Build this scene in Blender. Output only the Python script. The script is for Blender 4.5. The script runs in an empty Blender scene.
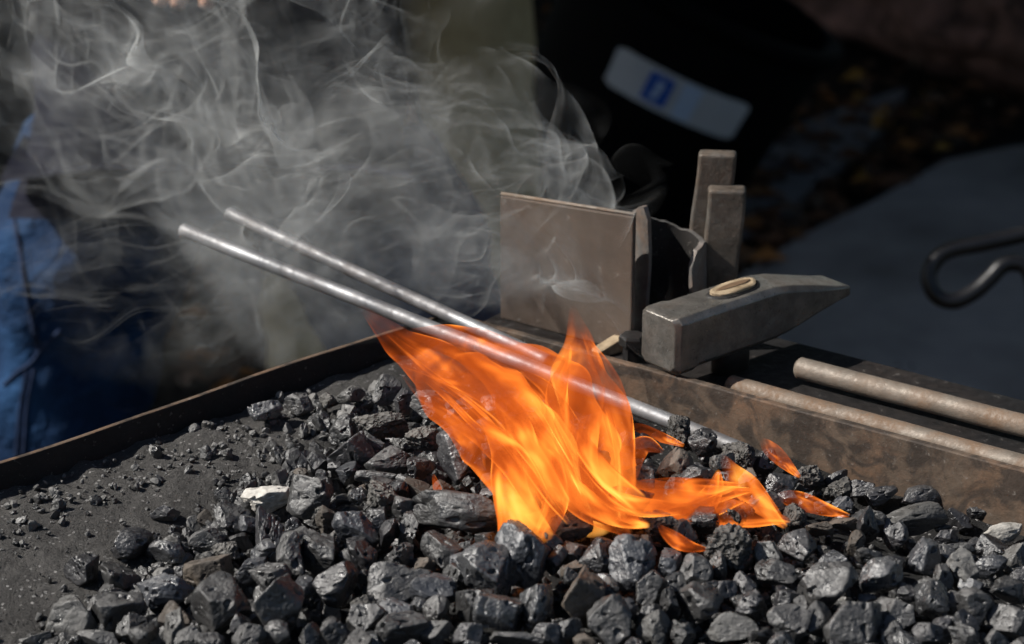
import bpy, bmesh, math, random
import numpy as np
from mathutils import Vector, Matrix, Euler

random.seed(7); rng = np.random.default_rng(7)
sc = bpy.context.scene
COL = sc.collection
R = math.radians

# ------------------------------------------------------------------ camera model
W, H, F = 1024, 644, 2409.0
CAM = np.array([0.0, 0.0, 1.58]); PIT = R(22)
FW = np.array([0, math.cos(PIT), -math.sin(PIT)]); UP = np.array([0, math.sin(PIT), math.cos(PIT)]); RT = np.array([1.0, 0, 0])
def ray(x, y): return FW + (x - 512) / F * RT - (y - 322) / F * UP
def P(x, y, z):
    r = ray(x, y); return CAM + r * ((z - CAM[2]) / r[2])
def Q(x, y, d): return CAM + ray(x, y) * d
def depth(p): return float(np.dot(np.asarray(p, float) - CAM, FW))
BED = 0.98           # level of the hearth bed
RIM = 1.015          # top of the rims

# ------------------------------------------------------------------ helpers
def link(o, parent=None):
    COL.objects.link(o)
    if parent is not None: o.parent = parent
    return o
def tag(o, label=None, cat=None, group=None, kind=None):
    if label: o['label'] = label
    if cat: o['category'] = cat
    if group: o['group'] = group
    if kind: o['kind'] = kind
    return o
def mesh_obj(name, v, f, mat=None, parent=None, smooth=False, loc=None):
    me = bpy.data.meshes.new(name)
    me.from_pydata([tuple(map(float, q)) for q in v], [], f); me.update()
    if smooth: me.polygons.foreach_set('use_smooth', [True] * len(me.polygons))
    if mat: me.materials.append(mat)
    o = link(bpy.data.objects.new(name, me), parent)
    if loc is not None: o.location = tuple(loc)
    return o
def bm_obj(name, bm, mat=None, parent=None, smooth=False, loc=None):
    me = bpy.data.meshes.new(name); bmesh.ops.recalc_face_normals(bm, faces=bm.faces[:]); bm.to_mesh(me); bm.free()
    if smooth: me.polygons.foreach_set('use_smooth', [True] * len(me.polygons))
    if mat: me.materials.append(mat)
    o = link(bpy.data.objects.new(name, me), parent)
    if loc is not None: o.location = tuple(loc)
    return o
def empty(name, loc, rz=0):
    o = link(bpy.data.objects.new(name, None)); o.location = tuple(loc); o.rotation_euler = (0, 0, rz); o.empty_display_size = .02
    return o
def bevel(o, w, seg=2):
    m = o.modifiers.new('bevel', 'BEVEL'); m.width = w; m.segments = seg; m.limit_method = 'ANGLE'; m.angle_limit = R(35); return o
def box_bm(a, b, bm=None):
    bm = bm or bmesh.new()
    r = bmesh.ops.create_cube(bm, size=1)['verts']
    for q in r:
        q.co = Vector([(a[i] + b[i]) / 2 + q.co[i] * (b[i] - a[i]) for i in range(3)])
    return bm
def frames(pts):
    pts = np.asarray(pts, float); n = len(pts); T = np.gradient(pts, axis=0); T /= np.linalg.norm(T, axis=1)[:, None]
    up = np.array([0, 0, 1.0])
    if abs(T[0] @ up) > .95: up = np.array([0, 1.0, 0])
    A = []; a = np.cross(T[0], up); a /= np.linalg.norm(a)
    for i in range(n):
        a = a - T[i] * (a @ T[i]); a /= np.linalg.norm(a); A.append(a.copy())
    A = np.array(A); return T, A, np.cross(T, A)
def tube(pts, rad, seg=20, cap=True, chamfer=True):
    pts = np.asarray(pts, float); rad = np.broadcast_to(np.asarray(rad, float), (len(pts),)).copy()
    if chamfer:
        d0 = (pts[0] - pts[1]); d0 /= np.linalg.norm(d0); d1 = (pts[-1] - pts[-2]); d1 /= np.linalg.norm(d1)
        pts = np.vstack([pts[0] + d0 * rad[0] * .25, pts, pts[-1] + d1 * rad[-1] * .25]); rad = np.concatenate([[rad[0] * .72], rad, [rad[-1] * .72]])
    T, A, B = frames(pts); v = []; f = []
    for i in range(len(pts)):
        for k in range(seg):
            t = 2 * math.pi * k / seg; v.append(pts[i] + rad[i] * (math.cos(t) * A[i] + math.sin(t) * B[i]))
    for i in range(len(pts) - 1):
        for k in range(seg):
            a = i * seg + k; b = i * seg + (k + 1) % seg; f.append((a, b, b + seg, a + seg))
    if cap:
        f.append(tuple(range(seg))[::-1]); f.append(tuple(range((len(pts) - 1) * seg, len(pts) * seg)))
    return v, f
def spline(ctrl, n):
    c = np.asarray(ctrl, float); m = len(c); out = []
    for t in np.linspace(0, m - 1 - 1e-9, n):
        i = int(t); u = t - i
        p0 = c[max(i - 1, 0)]; p1 = c[i]; p2 = c[min(i + 1, m - 1)]; p3 = c[min(i + 2, m - 1)]
        out.append(.5 * ((2 * p1) + (-p0 + p2) * u + (2 * p0 - 5 * p1 + 4 * p2 - p3) * u * u + (-p0 + 3 * p1 - 3 * p2 + p3) * u ** 3))
    return np.array(out)

# vectorised gradient noise
_perm = rng.permutation(512); _perm = np.concatenate([_perm, _perm, _perm]); _g = rng.normal(size=(512, 3)); _g /= np.linalg.norm(_g, axis=1)[:, None]
def pn(p):
    p = np.asarray(p, float); i = np.floor(p).astype(int); fr = p - i; i &= 255
    u = fr ** 3 * (fr * (fr * 6 - 15) + 10); r = 0
    for dx in (0, 1):
        for dy in (0, 1):
            for dz in (0, 1):
                h = _perm[_perm[_perm[i[:, 0] + dx] % 256 + i[:, 1] + dy] % 256 + i[:, 2] + dz]
                d = np.einsum('ij,ij->i', _g[h], fr - np.array([dx, dy, dz]))
                w = (u[:, 0] if dx else 1 - u[:, 0]) * (u[:, 1] if dy else 1 - u[:, 1]) * (u[:, 2] if dz else 1 - u[:, 2])
                r = r + d * w
    return r
def fbm(p, oc=4, lac=2.1, gain=.5):
    a = 1; s = 0; p = np.asarray(p, float)
    for k in range(oc):
        s = s + a * pn(p + 17.3 * k); p = p * lac; a *= gain
    return s
def smooth01(t):
    t = np.clip(t, 0, 1); return t * t * (3 - 2 * t)

# ------------------------------------------------------------------ materials
class NT:
    def __init__(s, name):
        s.m = bpy.data.materials.new(name); s.m.use_nodes = True; s.t = s.m.node_tree; s.t.nodes.clear()
        s.out = s.n('ShaderNodeOutputMaterial')
    def n(s, typ, **kw):
        nd = s.t.nodes.new(typ)
        for k, v in kw.items():
            if k.startswith('i_'):
                key = k[2:]; key = int(key) if key.isdigit() else key.replace('_', ' ')
                nd.inputs[key].default_value = v
            else: setattr(nd, k, v)
        return nd
    def l(s, a, b): s.t.links.new(a, b)
    def math(s, op, a, b=None, c=None, clamp=False):
        nd = s.n('ShaderNodeMath', operation=op, use_clamp=clamp)
        for k, x in enumerate((a, b, c)):
            if x is None: continue
            if isinstance(x, (int, float)): nd.inputs[k].default_value = x
            else: s.l(x, nd.inputs[k])
        return nd.outputs[0]
    def noise(s, vec, scale, detail=6, rough=.55, dist=0.0):
        nd = s.n('ShaderNodeTexNoise', i_Scale=scale, i_Detail=detail, i_Roughness=rough, i_Distortion=dist); s.l(vec, nd.inputs['Vector']); return nd.outputs['Fac']
    def ramp(s, fac, stops):
        nd = s.n('ShaderNodeValToRGB'); e = nd.color_ramp.elements
        while len(e) < len(stops): e.new(.5)
        for el, (p, c) in zip(e, stops):
            el.position = p; el.color = (c, c, c, 1) if isinstance(c, (int, float)) else (*c, 1)
        s.l(fac, nd.inputs[0]); return nd.outputs[0]
    def mix(s, fac, a, b, blend='MIX'):
        nd = s.n('ShaderNodeMix', data_type='RGBA', blend_type=blend)
        for sock, x in ((nd.inputs[0], fac), (nd.inputs[6], a), (nd.inputs[7], b)):
            if hasattr(x, 'is_output'): s.l(x, sock)
            elif isinstance(x, (int, float)): sock.default_value = x
            else: sock.default_value = (*x, 1)
        return nd.outputs[2]
    def coord(s, which='Object'): return s.n('ShaderNodeTexCoord').outputs[which]
    def pos(s): return s.n('ShaderNodeNewGeometry').outputs['Position']
    def bump(s, h, dist=.002, strength=1.0, nrm=None):
        nd = s.n('ShaderNodeBump', i_Strength=strength, i_Distance=dist); s.l(h, nd.inputs['Height'])
        if nrm is not None: s.l(nrm, nd.inputs['Normal'])
        return nd.outputs[0]
    def bsdf(s, col=None, rough=None, metal=0.0, nrm=None, spec=.5, **kw):
        b = s.n('ShaderNodeBsdfPrincipled'); b.inputs['Metallic'].default_value = 0
        for key, x in (('Base Color', col), ('Roughness', rough), ('Metallic', metal), ('Normal', nrm), ('Specular IOR Level', spec)):
            if x is None: continue
            if hasattr(x, 'is_output'): s.l(x, b.inputs[key])
            elif isinstance(x, (int, float)): b.inputs[key].default_value = x
            else: b.inputs[key].default_value = (*x, 1)
        for k, x in kw.items(): b.inputs[k.replace('_', ' ')].default_value = x
        s.l(b.outputs[0], s.out.inputs[0]); return b

def coal_mat(name, dark, light, rlo, rhi, dust=.35, dustcol=(.13, .125, .12), glint=.5, pit=0.0, spec=.6, scale=55):
    m = NT(name); p = m.pos(); info = m.n('ShaderNodeObjectInfo'); rnd = info.outputs['Random']
    off = m.n('ShaderNodeVectorMath', operation='ADD'); m.l(p, off.inputs[0]); cmb = m.n('ShaderNodeCombineXYZ'); m.l(m.math('MULTIPLY', rnd, 9.0), cmb.inputs[0]); m.l(cmb.outputs[0], off.inputs[1]); q = off.outputs[0]
    big = m.noise(q, scale, 6, .6); fine = m.noise(q, 420, 5, .65); mid = m.noise(q, 150, 5, .6, .6)
    col = m.mix(m.ramp(big, [(.35, 0.0), (.68, 1.0)]), dark, light)
    geo = m.n('ShaderNodeNewGeometry'); sep = m.n('ShaderNodeSeparateXYZ'); m.l(geo.outputs['Normal'], sep.inputs[0])
    dz = m.math('MULTIPLY', m.ramp(sep.outputs[2], [(.25, 0.0), (.95, 1.0)]), m.ramp(mid, [(.35, 0.0), (.7, 1.0)]))
    dustf = m.math('MULTIPLY', dz, m.math('MULTIPLY_ADD', rnd, dust, dust * .4), clamp=True)
    col = m.mix(dustf, col, dustcol)
    bright = m.math('MULTIPLY_ADD', rnd, .55, .72); cc = m.n('ShaderNodeVectorMath', operation='SCALE'); m.l(col, cc.inputs[0]); m.l(bright, cc.inputs['Scale'])
    # glassy fracture facets and glints: small cells with their own tilt
    vor = m.n('ShaderNodeTexVoronoi', i_Scale=520.0); m.l(q, vor.inputs['Vector'])
    cellr = m.n('ShaderNodeSeparateColor'); m.l(vor.outputs['Color'], cellr.inputs[0])
    patch = m.ramp(m.noise(q, 95, 3, .5), [(.5, 0.0), (.62, 1.0)])
    gl = m.math('MULTIPLY', patch, m.ramp(cellr.outputs[0], [(.45, 0.0), (.6, 1.0)]))
    rough = m.n('ShaderNodeMapRange', i_3=rlo, i_4=rhi); m.l(mid, rough.inputs[0]); rough.inputs[1].default_value = .35; rough.inputs[2].default_value = .65
    rg = m.math('SUBTRACT', rough.outputs[0], m.math('MULTIPLY', gl, glint * .35)); rg = m.math('MAXIMUM', m.math('ADD', rg, .05), .2)
    rg = m.math('ADD', rg, m.math('MULTIPLY', dustf, .4), clamp=True)
    b1 = m.bump(fine, .0013, .42); b2 = m.bump(mid, .003, .45, b1)
    b3 = m.bump(cellr.outputs[1], .0012, .35 * glint, b2)
    if pit:
        v2 = m.n('ShaderNodeTexVoronoi', i_Scale=260.0); m.l(q, v2.inputs['Vector']); b3 = m.bump(v2.outputs['Distance'], .004, pit, b3)
    m.bsdf(cc.outputs[0], rg, 0.0, b3, spec); return m.m

M = {}
M['coal'] = coal_mat('coal', (.014, .014, .0145), (.044, .043, .0425), .26, .60, .4, spec=.85)
M['coal_dark'] = coal_mat('dark_coal', (.012, .012, .014), (.032, .031, .033), .24, .55, .2, spec=.9)
M['coal_shiny'] = coal_mat('shiny_coal', (.028, .029, .031), (.060, .061, .064), .16, .36, .25, glint=1.0, spec=1.0)
M['coal_blue'] = coal_mat('blue_grey_coal', (.026, .028, .033), (.056, .059, .066), .24, .48, .3, spec=.9)
M['coal_brown'] = coal_mat('brown_coal', (.030, .025, .020), (.085, .068, .052), .5, .8, .5, (.15, .12, .10))
M['coal_pale'] = coal_mat('pale_coal', (.034, .033, .032), (.105, .103, .098), .3, .7, .6, (.18, .175, .165), glint=1.0)
M['coal_ash'] = coal_mat('ash_white_coal', (.16, .15, .13), (.58, .55, .50), .6, .9, .6, (.6, .58, .54), scale=80)
M['clinker'] = coal_mat('clinker', (.022, .021, .020), (.085, .080, .072), .45, .85, .6, (.2, .19, .175), glint=.8, pit=.8, scale=110)

def ash_mat():
    m = NT('ash_and_slack'); p = m.pos(); at = m.n('ShaderNodeAttribute', attribute_name='ashen').outputs['Fac']
    n1 = m.noise(p, 30, 6, .6); n2 = m.noise(p, 300, 5, .7); n3 = m.noise(p, 900, 3, .6)
    a = m.ramp(n1, [(.3, (.058, .055, .052)), (.7, (.105, .100, .095))]); a = m.mix(m.ramp(n2, [(.42, 0.0), (.75, .7)]), a, (.035, .034, .033))
    k = m.ramp(n2, [(.3, (.006, .006, .006)), (.75, (.018, .0175, .017))])
    col = m.mix(at, k, a)
    vor = m.n('ShaderNodeTexVoronoi', i_Scale=560.0); m.l(p, vor.inputs['Vector']); cr = m.n('ShaderNodeSeparateColor'); m.l(vor.outputs['Color'], cr.inputs[0])
    speck = m.math('MULTIPLY', m.ramp(cr.outputs[0], [(.925, 0.0), (.93, 1.0)]), m.ramp(vor.outputs['Distance'], [(.45, 1.0), (.62, 0.0)]))
    speck = m.math('MULTIPLY', speck, m.ramp(m.noise(p, 45, 3), [(.42, 0.0), (.6, 1.0)]))
    col = m.mix(speck, col, (.34, .33, .32))
    rough = m.math('SUBTRACT', .9, m.math('MULTIPLY', speck, .55))
    b = m.bump(n3, .002, .9, m.bump(n2, .007, .9)); b = m.bump(cr.outputs[1], .001, .3, b)
    m.bsdf(col, rough, 0.0, b, .4); return m.m
M['ash'] = ash_mat()

def steel_mat(name, c1, c2, rust, rlo, rhi, metal=.75, rustamt=.5, scale=40, streak=None, stain=None, bk=1.0, sk=.35):
    m = NT(name); p = m.coord()
    if streak:
        mp = m.n('ShaderNodeMapping'); mp.inputs['Scale'].default_value = streak; m.l(p, mp.inputs['Vector']); pp = mp.outputs[0]
    else: pp = p
    n1 = m.noise(pp, scale, 7, .62); n2 = m.noise(pp, scale * 6, 5, .65); n3 = m.noise(p, scale * .45, 5, .6, .8)
    col = m.mix(m.ramp(n1, [(.3, 0.0), (.7, 1.0)]), c1, c2)
    rf = m.math('MULTIPLY', m.ramp(n3, [(.42, 0.0), (.62, 1.0)]), rustamt); rf = m.math('MULTIPLY', rf, m.ramp(n2, [(.3, .35), (.6, 1.0)]))
    col = m.mix(rf, col, rust)
    if stain is not None:
        st = m.ramp(m.noise(p, stain, 4, .55, 1.2), [(.46, 0.0), (.58, .8)]); col = m.mix(st, col, (.030, .024, .020))
    spk = m.ramp(n2, [(.62, 0.0), (.72, 1.0)]); col = m.mix(m.math('MULTIPLY', spk, sk), col, (.33, .31, .28))
    rg = m.n('ShaderNodeMapRange', i_3=rlo, i_4=rhi); m.l(n2, rg.inputs[0]); rg.inputs[1].default_value = .3; rg.inputs[2].default_value = .7
    met = m.math('SUBTRACT', metal, m.math('MULTIPLY', rf, metal * .9), clamp=True)
    b = m.bump(n2, .0008 * bk, .45, m.bump(n1, .0015 * bk, .5))
    m.bsdf(col, m.math('ADD', rg.outputs[0], m.math('MULTIPLY', rf, .2), clamp=True), met, b, .5); return m.m
M['rim'] = steel_mat('rusty_rim_steel', (.062, .045, .033), (.135, .10, .073), (.15, .08, .042), .5, .8, .2, .7, 50, stain=44)
M['black_steel'] = steel_mat('black_sooty_steel', (.014, .013, .013), (.035, .032, .03), (.05, .03, .02), .5, .8, .3, .3)
M['shelf'] = steel_mat('dark_shelf_steel', (.010, .010, .011), (.022, .021, .021), (.035, .02, .012), .4, .7, .4, .4, 25)
M['rod'] = steel_mat('rusty_rod_steel', (.105, .086, .068), (.22, .185, .15), (.15, .085, .045), .45, .7, .25, .8, 60)
M['bright_rod'] = steel_mat('bright_rod_steel', (.17, .172, .18), (.36, .365, .375), (.11, .085, .07), .46, .62, .7, .5, 40, bk=.45, sk=.15)
M['hammer'] = steel_mat('worn_hammer_steel', (.13, .122, .11), (.29, .275, .25), (.07, .05, .035), .22, .42, .7, .65, 80, bk=.6, sk=.3)
M['bar'] = steel_mat('old_bar_steel', (.045, .041, .036), (.16, .145, .125), (.12, .075, .045), .36, .6, .4, .55, 80)
M['pipe'] = steel_mat('scaled_pipe_steel', (.10, .095, .09), (.22, .21, .20), (.20, .10, .045), .4, .7, .5, .5, 60)
M['soot_murk'] = steel_mat('soot_and_shade_steel', (.006, .0055, .005), (.014, .012, .011), (.03, .018, .012), .8, .95, 0, .25)  # soot black of the left rim, also the shade painted inside the pipe
M['plate'] = steel_mat('brown_plate_steel', (.066, .048, .037), (.11, .081, .061), (.085, .048, .03), .6, .85, .1, .4, 18)
M['iron'] = steel_mat('black_wrought_iron', (.003, .003, .004), (.007, .007, .008), (.008, .006, .005), .28, .40, .0, .1, bk=.15, sk=0)

def simple(name, c1, c2, rough=.7, scale=20, bump=.002, dist=0., spec=.4):
    m = NT(name); p = m.coord(); n = m.noise(p, scale, 6, .6, dist)
    m.bsdf(m.ramp(n, [(.3, c1), (.7, c2)]), rough, 0.0, m.bump(n, bump, .8), spec); return m.m
M['wood'] = simple('ash_wood', (.20, .145, .085), (.46, .36, .24), .6, 90, .0015)
M['wood_dark'] = simple('worn_handle_wood', (.10, .06, .035), (.20, .13, .075), .55, 40, .001)
M['handle'] = simple('dark_handle_wood', (.012, .009, .007), (.03, .022, .016), .7, 40, .001)  # near black tint so the stub hardly shows
M['skin'] = simple('skin', (.42, .24, .17), (.50, .30, .22), .5, 30, .0008)
M['jacket'] = simple('navy_jacket_cloth', (.0045, .005, .011), (.010, .011, .022), .9, 60, .002, spec=.15)
M['khaki'] = simple('khaki_cloth', (.36, .28, .145), (.44, .35, .19), .9, 50, .002)
M['shoe'] = simple('dark_leather', (.02, .015, .012), (.04, .03, .024), .5, 50, .001)
M['hair'] = simple('dark_hair', (.015, .01, .008), (.04, .028, .02), .6, 120, .003)
M['blackplastic'] = simple('black_plastic', (.002, .002, .0022), (.0035, .0035, .0037), .75, 15, .001, spec=.06)
M['white_label'] = simple('white_label_paper', (.42, .43, .44), (.48, .49, .50), .5, 10, .0002)
M['blue_label'] = simple('blue_print', (.015, .08, .36), (.02, .10, .42), .5, 10, .0002)
M['paleblue_label'] = simple('pale_blue_print', (.38, .48, .62), (.42, .52, .66), .5, 10, .0002)
M['bark'] = simple('rusty_brown_bark', (.02, .011, .008), (.26, .14, .11), .9, 14, .03, .8)
M['canvas'] = simple('sun_blocker_canvas', (.05, .05, .05), (.07, .07, .07), .9, 30, .001)
M['paving'] = simple('slate_paving', (.20, .18, .165), (.48, .44, .40), .8, 3.2, .01)
M['concrete'] = simple('dim_concrete', (.20, .19, .185), (.28, .27, .26), .85, 8, .004)
def denim():
    m = NT('blue_denim'); p = m.coord(); n = m.noise(p, 9, 5, .6); w = m.noise(p, 500, 2, .5)
    col = m.ramp(n, [(.3, (.002, .009, .028)), (.5, (.005, .023, .066)), (.72, (.014, .052, .13))])
    m.bsdf(col, .85, 0.0, m.bump(w, .001, .6, m.bump(n, .04, .8)), .2); return m.m
M['denim'] = denim()
M['seam'] = simple('dark_denim_seam', (.006, .015, .045), (.010, .025, .07), .9, 90, .001)
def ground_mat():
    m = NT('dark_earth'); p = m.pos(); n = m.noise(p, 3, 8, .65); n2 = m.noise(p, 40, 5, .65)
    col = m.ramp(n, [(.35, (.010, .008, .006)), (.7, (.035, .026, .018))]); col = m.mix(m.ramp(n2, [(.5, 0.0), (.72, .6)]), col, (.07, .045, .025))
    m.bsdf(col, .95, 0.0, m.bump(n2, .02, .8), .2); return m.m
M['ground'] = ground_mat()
def leaf_mat():
    m = NT('fallen_leaf'); isl = m.n('ShaderNodeNewGeometry').outputs['Random Per Island']
    m.bsdf(m.ramp(isl, [(0, (.04, .018, .01)), (.45, (.12, .055, .025)), (.75, (.10, .08, .06)), (.93, (.36, .14, .03)), (1, (.42, .25, .05))]), .7, 0.0, None, .3); return m.m
M['leaf'] = leaf_mat()

# ------------------------------------------------------------------ ground and far things
def sheet(name, pts, z, mat, thick=None):
    if thick is None: return mesh_obj(name, [(p[0], p[1], z) for p in pts], [tuple(range(len(pts)))], mat)
    bm = bmesh.new(); vs = [bm.verts.new((p[0], p[1], z)) for p in pts]; fc = bm.faces.new(vs)
    r = bmesh.ops.extrude_face_region(bm, geom=[fc]); bmesh.ops.translate(bm, verts=[e for e in r['geom'] if isinstance(e, bmesh.types.BMVert)], vec=(0, 0, thick))
    return bm_obj(name, bm, mat)
n = 90; xs = np.concatenate([[-60, -20], np.linspace(-6, 6, n), [20, 60]]); ys = np.concatenate([[-60, -20], np.linspace(-2, 9, n), [25, 80]])
X, Y = np.meshgrid(xs, ys); Z = .035 * fbm(np.stack([X.ravel() * 1.3, Y.ravel() * 1.3, 0 * X.ravel()], 1), 3)
m_ = len(xs); f = [(j * m_ + i, j * m_ + i + 1, (j + 1) * m_ + i + 1, (j + 1) * m_ + i) for j in range(len(ys) - 1) for i in range(m_ - 1)]
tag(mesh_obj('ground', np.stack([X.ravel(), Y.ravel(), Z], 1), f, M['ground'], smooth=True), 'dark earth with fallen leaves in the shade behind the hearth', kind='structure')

def G(x, y): return P(x, y, 0)[:2]
tag(sheet('pavement', [G(735, 312), G(800, 268), G(872, 232), G(945, 190), G(1010, 176), G(1250, 150), G(1300, 520), G(760, 520)], .03, M['paving'], .035),
    'smooth slate grey paving in the shade beyond the steel rods', kind='structure')
tag(sheet('path', [G(735, 215), G(752, 178), G(800, 150), G(860, 128), G(905, 112), G(880, 150), G(845, 185), G(815, 205), G(790, 240), G(735, 262)], .03, M['concrete'], .03),
    'dim grey strip of concrete path behind the upright bars', kind='structure')

# leaf litter (stuff)
v = []; f = []
for k in range(2600):
    x = random.uniform(150, 1040); y = random.choice([random.uniform(100, 300), random.uniform(0, 420)])
    if x > 560 and y < 110 and random.random() < .8: continue
    g = G(x, y); a = random.uniform(0, 6.28); s = random.uniform(.018, .045); t = random.uniform(-.5, .5)
    if x > 770 and y > 300 - (x - 760) * .62 and random.random() < .985: continue
    d = np.array([math.cos(a), math.sin(a), 0]); e = np.array([-math.sin(a), math.cos(a), t]); c = np.array([g[0], g[1], .045 + random.uniform(0, .02)])
    b = len(v); v += [c - d * s, c - d * .1 * s + e * s * .55 + [0, 0, .25 * s], c + d * s, c - d * .1 * s - e * s * .5 + [0, 0, .3 * s]]; f += [(b, b + 1, b + 2), (b, b + 2, b + 3)]
tag(mesh_obj('fallen_leaves', v, f, M['leaf']), 'brown and orange fallen leaves scattered on the dark ground', 'leaves', kind='stuff')

# rough log at the top right
a = np.array([*G(560, -75), .10]); b = np.array([*G(1120, 120), .10])
L = np.linalg.norm(b - a); nseg, nr = 120, 64; v = []
ax = (b - a) / L; e1 = np.cross(ax, [0, 0, 1]); e1 /= np.linalg.norm(e1); e2 = np.cross(e1, ax)
tt, kk = np.meshgrid(np.linspace(0, 1, nseg), np.linspace(0, 2 * np.pi, nr, endpoint=False), indexing='ij'); tt = tt.ravel(); kk = kk.ravel()
base = np.stack([tt * L * 3, np.cos(kk) * 1.6, np.sin(kk) * 1.6], 1); rr = .30 * (1 + .35 * fbm(base, 5) + .08 * np.abs(fbm(base * [1, 4, 4], 3)))
rr *= 1 - .18 * tt
v = a + np.outer(tt * L, ax) + (rr * np.cos(kk))[:, None] * e1 + (rr * np.sin(kk))[:, None] * e2 * .8 + np.array([0, 0, .1])
f = [(i * nr + k, i * nr + (k + 1) % nr, (i + 1) * nr + (k + 1) % nr, (i + 1) * nr + k) for i in range(nseg - 1) for k in range(nr)] + [tuple(range(nr))[::-1], tuple(range((nseg - 1) * nr, nseg * nr))]
tag(mesh_obj('fallen_log', v, f, M['bark'], smooth=True), 'rough reddish brown log lying in the dark at the back', 'log')

# black tub with a white label
d_t = 4.55
cx = Q(680, 44, d_t)
root = empty('plastic_tub', cx)
tilt = Matrix.Rotation(R(25), 3, 'Y')      # leans to the right
ax = np.array(tilt @ Vector((0, 0, 1))); root['label'] = 'black plastic tub leaning over with a white label, in the dark background'; root['category'] = 'tub'
prof = [(.0, -.34), (.205, -.34), (.222, -.32), (.262, .08), (.262, .095), (.28, .10), (.28, .125), (.262, .13), (.25, .125), (.21, -.30), (0, -.30)]
def lathe(prof, seg=48):
    v = []; f = []
    for r_, z in prof:
        for k in range(seg):
            t = 2 * math.pi * k / seg; v.append((r_ * math.cos(t), r_ * math.sin(t), z))
    for i in range(len(prof) - 1):
        for k in range(seg):
            a = i * seg + k; b = i * seg + (k + 1) % seg; f.append((a, b, b + seg, a + seg))
    return v, f
v, f = lathe(prof); v = [np.array(tilt @ Vector(q)) for q in v]
mesh_obj('shell', v, f, M['blackplastic'], root, True)
def on_tub(t, z, off=.003):
    r_ = .222 + .04 * (z + .32) / .40 + off
    return np.array(tilt @ Vector((r_ * math.cos(t), r_ * math.sin(t), z)))
def tub_patch(name, t0, t1, z0, z1, off, mat, parent, cut=0.0):
    v = []; f = []; n = 20
    for i in range(n + 1):
        t = t0 + (t1 - t0) * i / n
        e = cut if i in (0, n) else 0
        for (z, o) in ((z0 + e, off), (z1 - e, off), (z1 - e, off - .002), (z0 + e, off - .002)): v.append(on_tub(t, z, o))
    for i in range(n):
        for k in range(4): f.append((i * 4 + k, i * 4 + (k + 1) % 4, i * 4 + 4 + (k + 1) % 4, i * 4 + 4 + k))
    f += [(0, 1, 2, 3), (n * 4 + 3, n * 4 + 2, n * 4 + 1, n * 4)]
    return mesh_obj(name, v, f, mat, parent)
zc = -.035; fr = -math.pi / 2
lb = tub_patch('label_strip', fr - .56, fr + .52, zc - .040, zc + .036, .004, M['white_label'], root, .006)
def stage(t): return fr + t
bd = tub_patch('blue_badge', stage(-.27), stage(-.08), zc - .030, zc + .026, .0065, M['blue_label'], lb, .002)
tub_patch('badge_symbol', stage(-.195), stage(-.145), zc - .006, zc + .014, .0085, M['paleblue_label'], bd)
tub_patch('badge_symbol', stage(-.205), stage(-.155), zc - .02, zc - .008, .0085, M['paleblue_label'], bd)
tub_patch('pale_blue_block', stage(-.02), stage(.12), zc - .036, zc + .032, .0065, M['paleblue_label'], lb, .002)

# iron hook at the right edge, on a standing rod
dk = 2.35
hk = [Q(1120, 205, dk), Q(1060, 222, dk), Q(1024, 234, dk), Q(985, 243, dk), Q(950, 250, dk), Q(934, 262, dk), Q(929, 279, dk), Q(937, 296, dk), Q(954, 301, dk), Q(974, 292, dk), Q(990, 278, dk), Q(1002, 266, dk), Q(1015, 263, dk), Q(1028, 270, dk), Q(1034, 300, dk), Q(1036, 420, dk)]
pts = spline(hk, 90); last = pts[-1].copy(); pts = np.vstack([pts, [last[0] + .01, last[1], .4], [last[0] + .01, last[1], .02]])
v, f = tube(pts, .0082, 16); ro = mesh_obj('iron_hook', v, f, M['iron'], smooth=True)
tag(ro, 'black wrought iron hook with a round bend at the right edge', 'hook')

# unseen sun blocker added to keep the background dark
aw = empty('sun_blocker', (0, 5.5, 0)); tag(aw, 'unseen canvas sheet on poles added to shade the ground behind the forge', 'sun_blocker')
bm = bmesh.new(); box_bm((-7.5, -3.05, 3.0), (7.5, 8, 3.02), bm); bm_obj('blocker_sheet', bm, M['canvas'], aw)
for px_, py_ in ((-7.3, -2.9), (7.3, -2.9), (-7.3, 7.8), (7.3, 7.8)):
    v, f = tube([(px_, py_, 0), (px_, py_, 2.99)], .03, 12); mesh_obj('blocker_pole', v, f, M['black_steel'], aw, True)

# ------------------------------------------------------------------ people
def skin(name, chains, mat, parent, levels=2, wrinkle=0.0, wscale=.08):
    verts = []; rad = []; edges = []; ids = {}
    for ch in chains:
        prev = None
        for key, p, r_ in ch:
            if key is not None and key in ids: i = ids[key]
            else:
                i = len(verts); verts.append(p); rad.append(r_)
                if key is not None: ids[key] = i
            if prev is not None: edges.append((prev, i))
            prev = i
    me = bpy.data.meshes.new(name); me.from_pydata(verts, edges, []); me.materials.append(mat)
    o = link(bpy.data.objects.new(name, me), parent)
    sm = o.modifiers.new('skin', 'SKIN'); sm.use_smooth_shade = True
    for i, r_ in enumerate(rad): me.skin_vertices[0].data[i].radius = (r_, r_) if isinstance(r_, (int, float)) else r_
    me.skin_vertices[0].data[0].use_root = True
    ss = o.modifiers.new('sub', 'SUBSURF'); ss.levels = levels; ss.render_levels = levels
    if wrinkle:
        tx = bpy.data.textures.new(name + '_folds', 'CLOUDS'); tx.noise_scale = wscale; tx.noise_depth = 3
        dm = o.modifiers.new('folds', 'DISPLACE'); dm.texture = tx; dm.strength = wrinkle; dm.mid_level = .5
    return o
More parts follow.
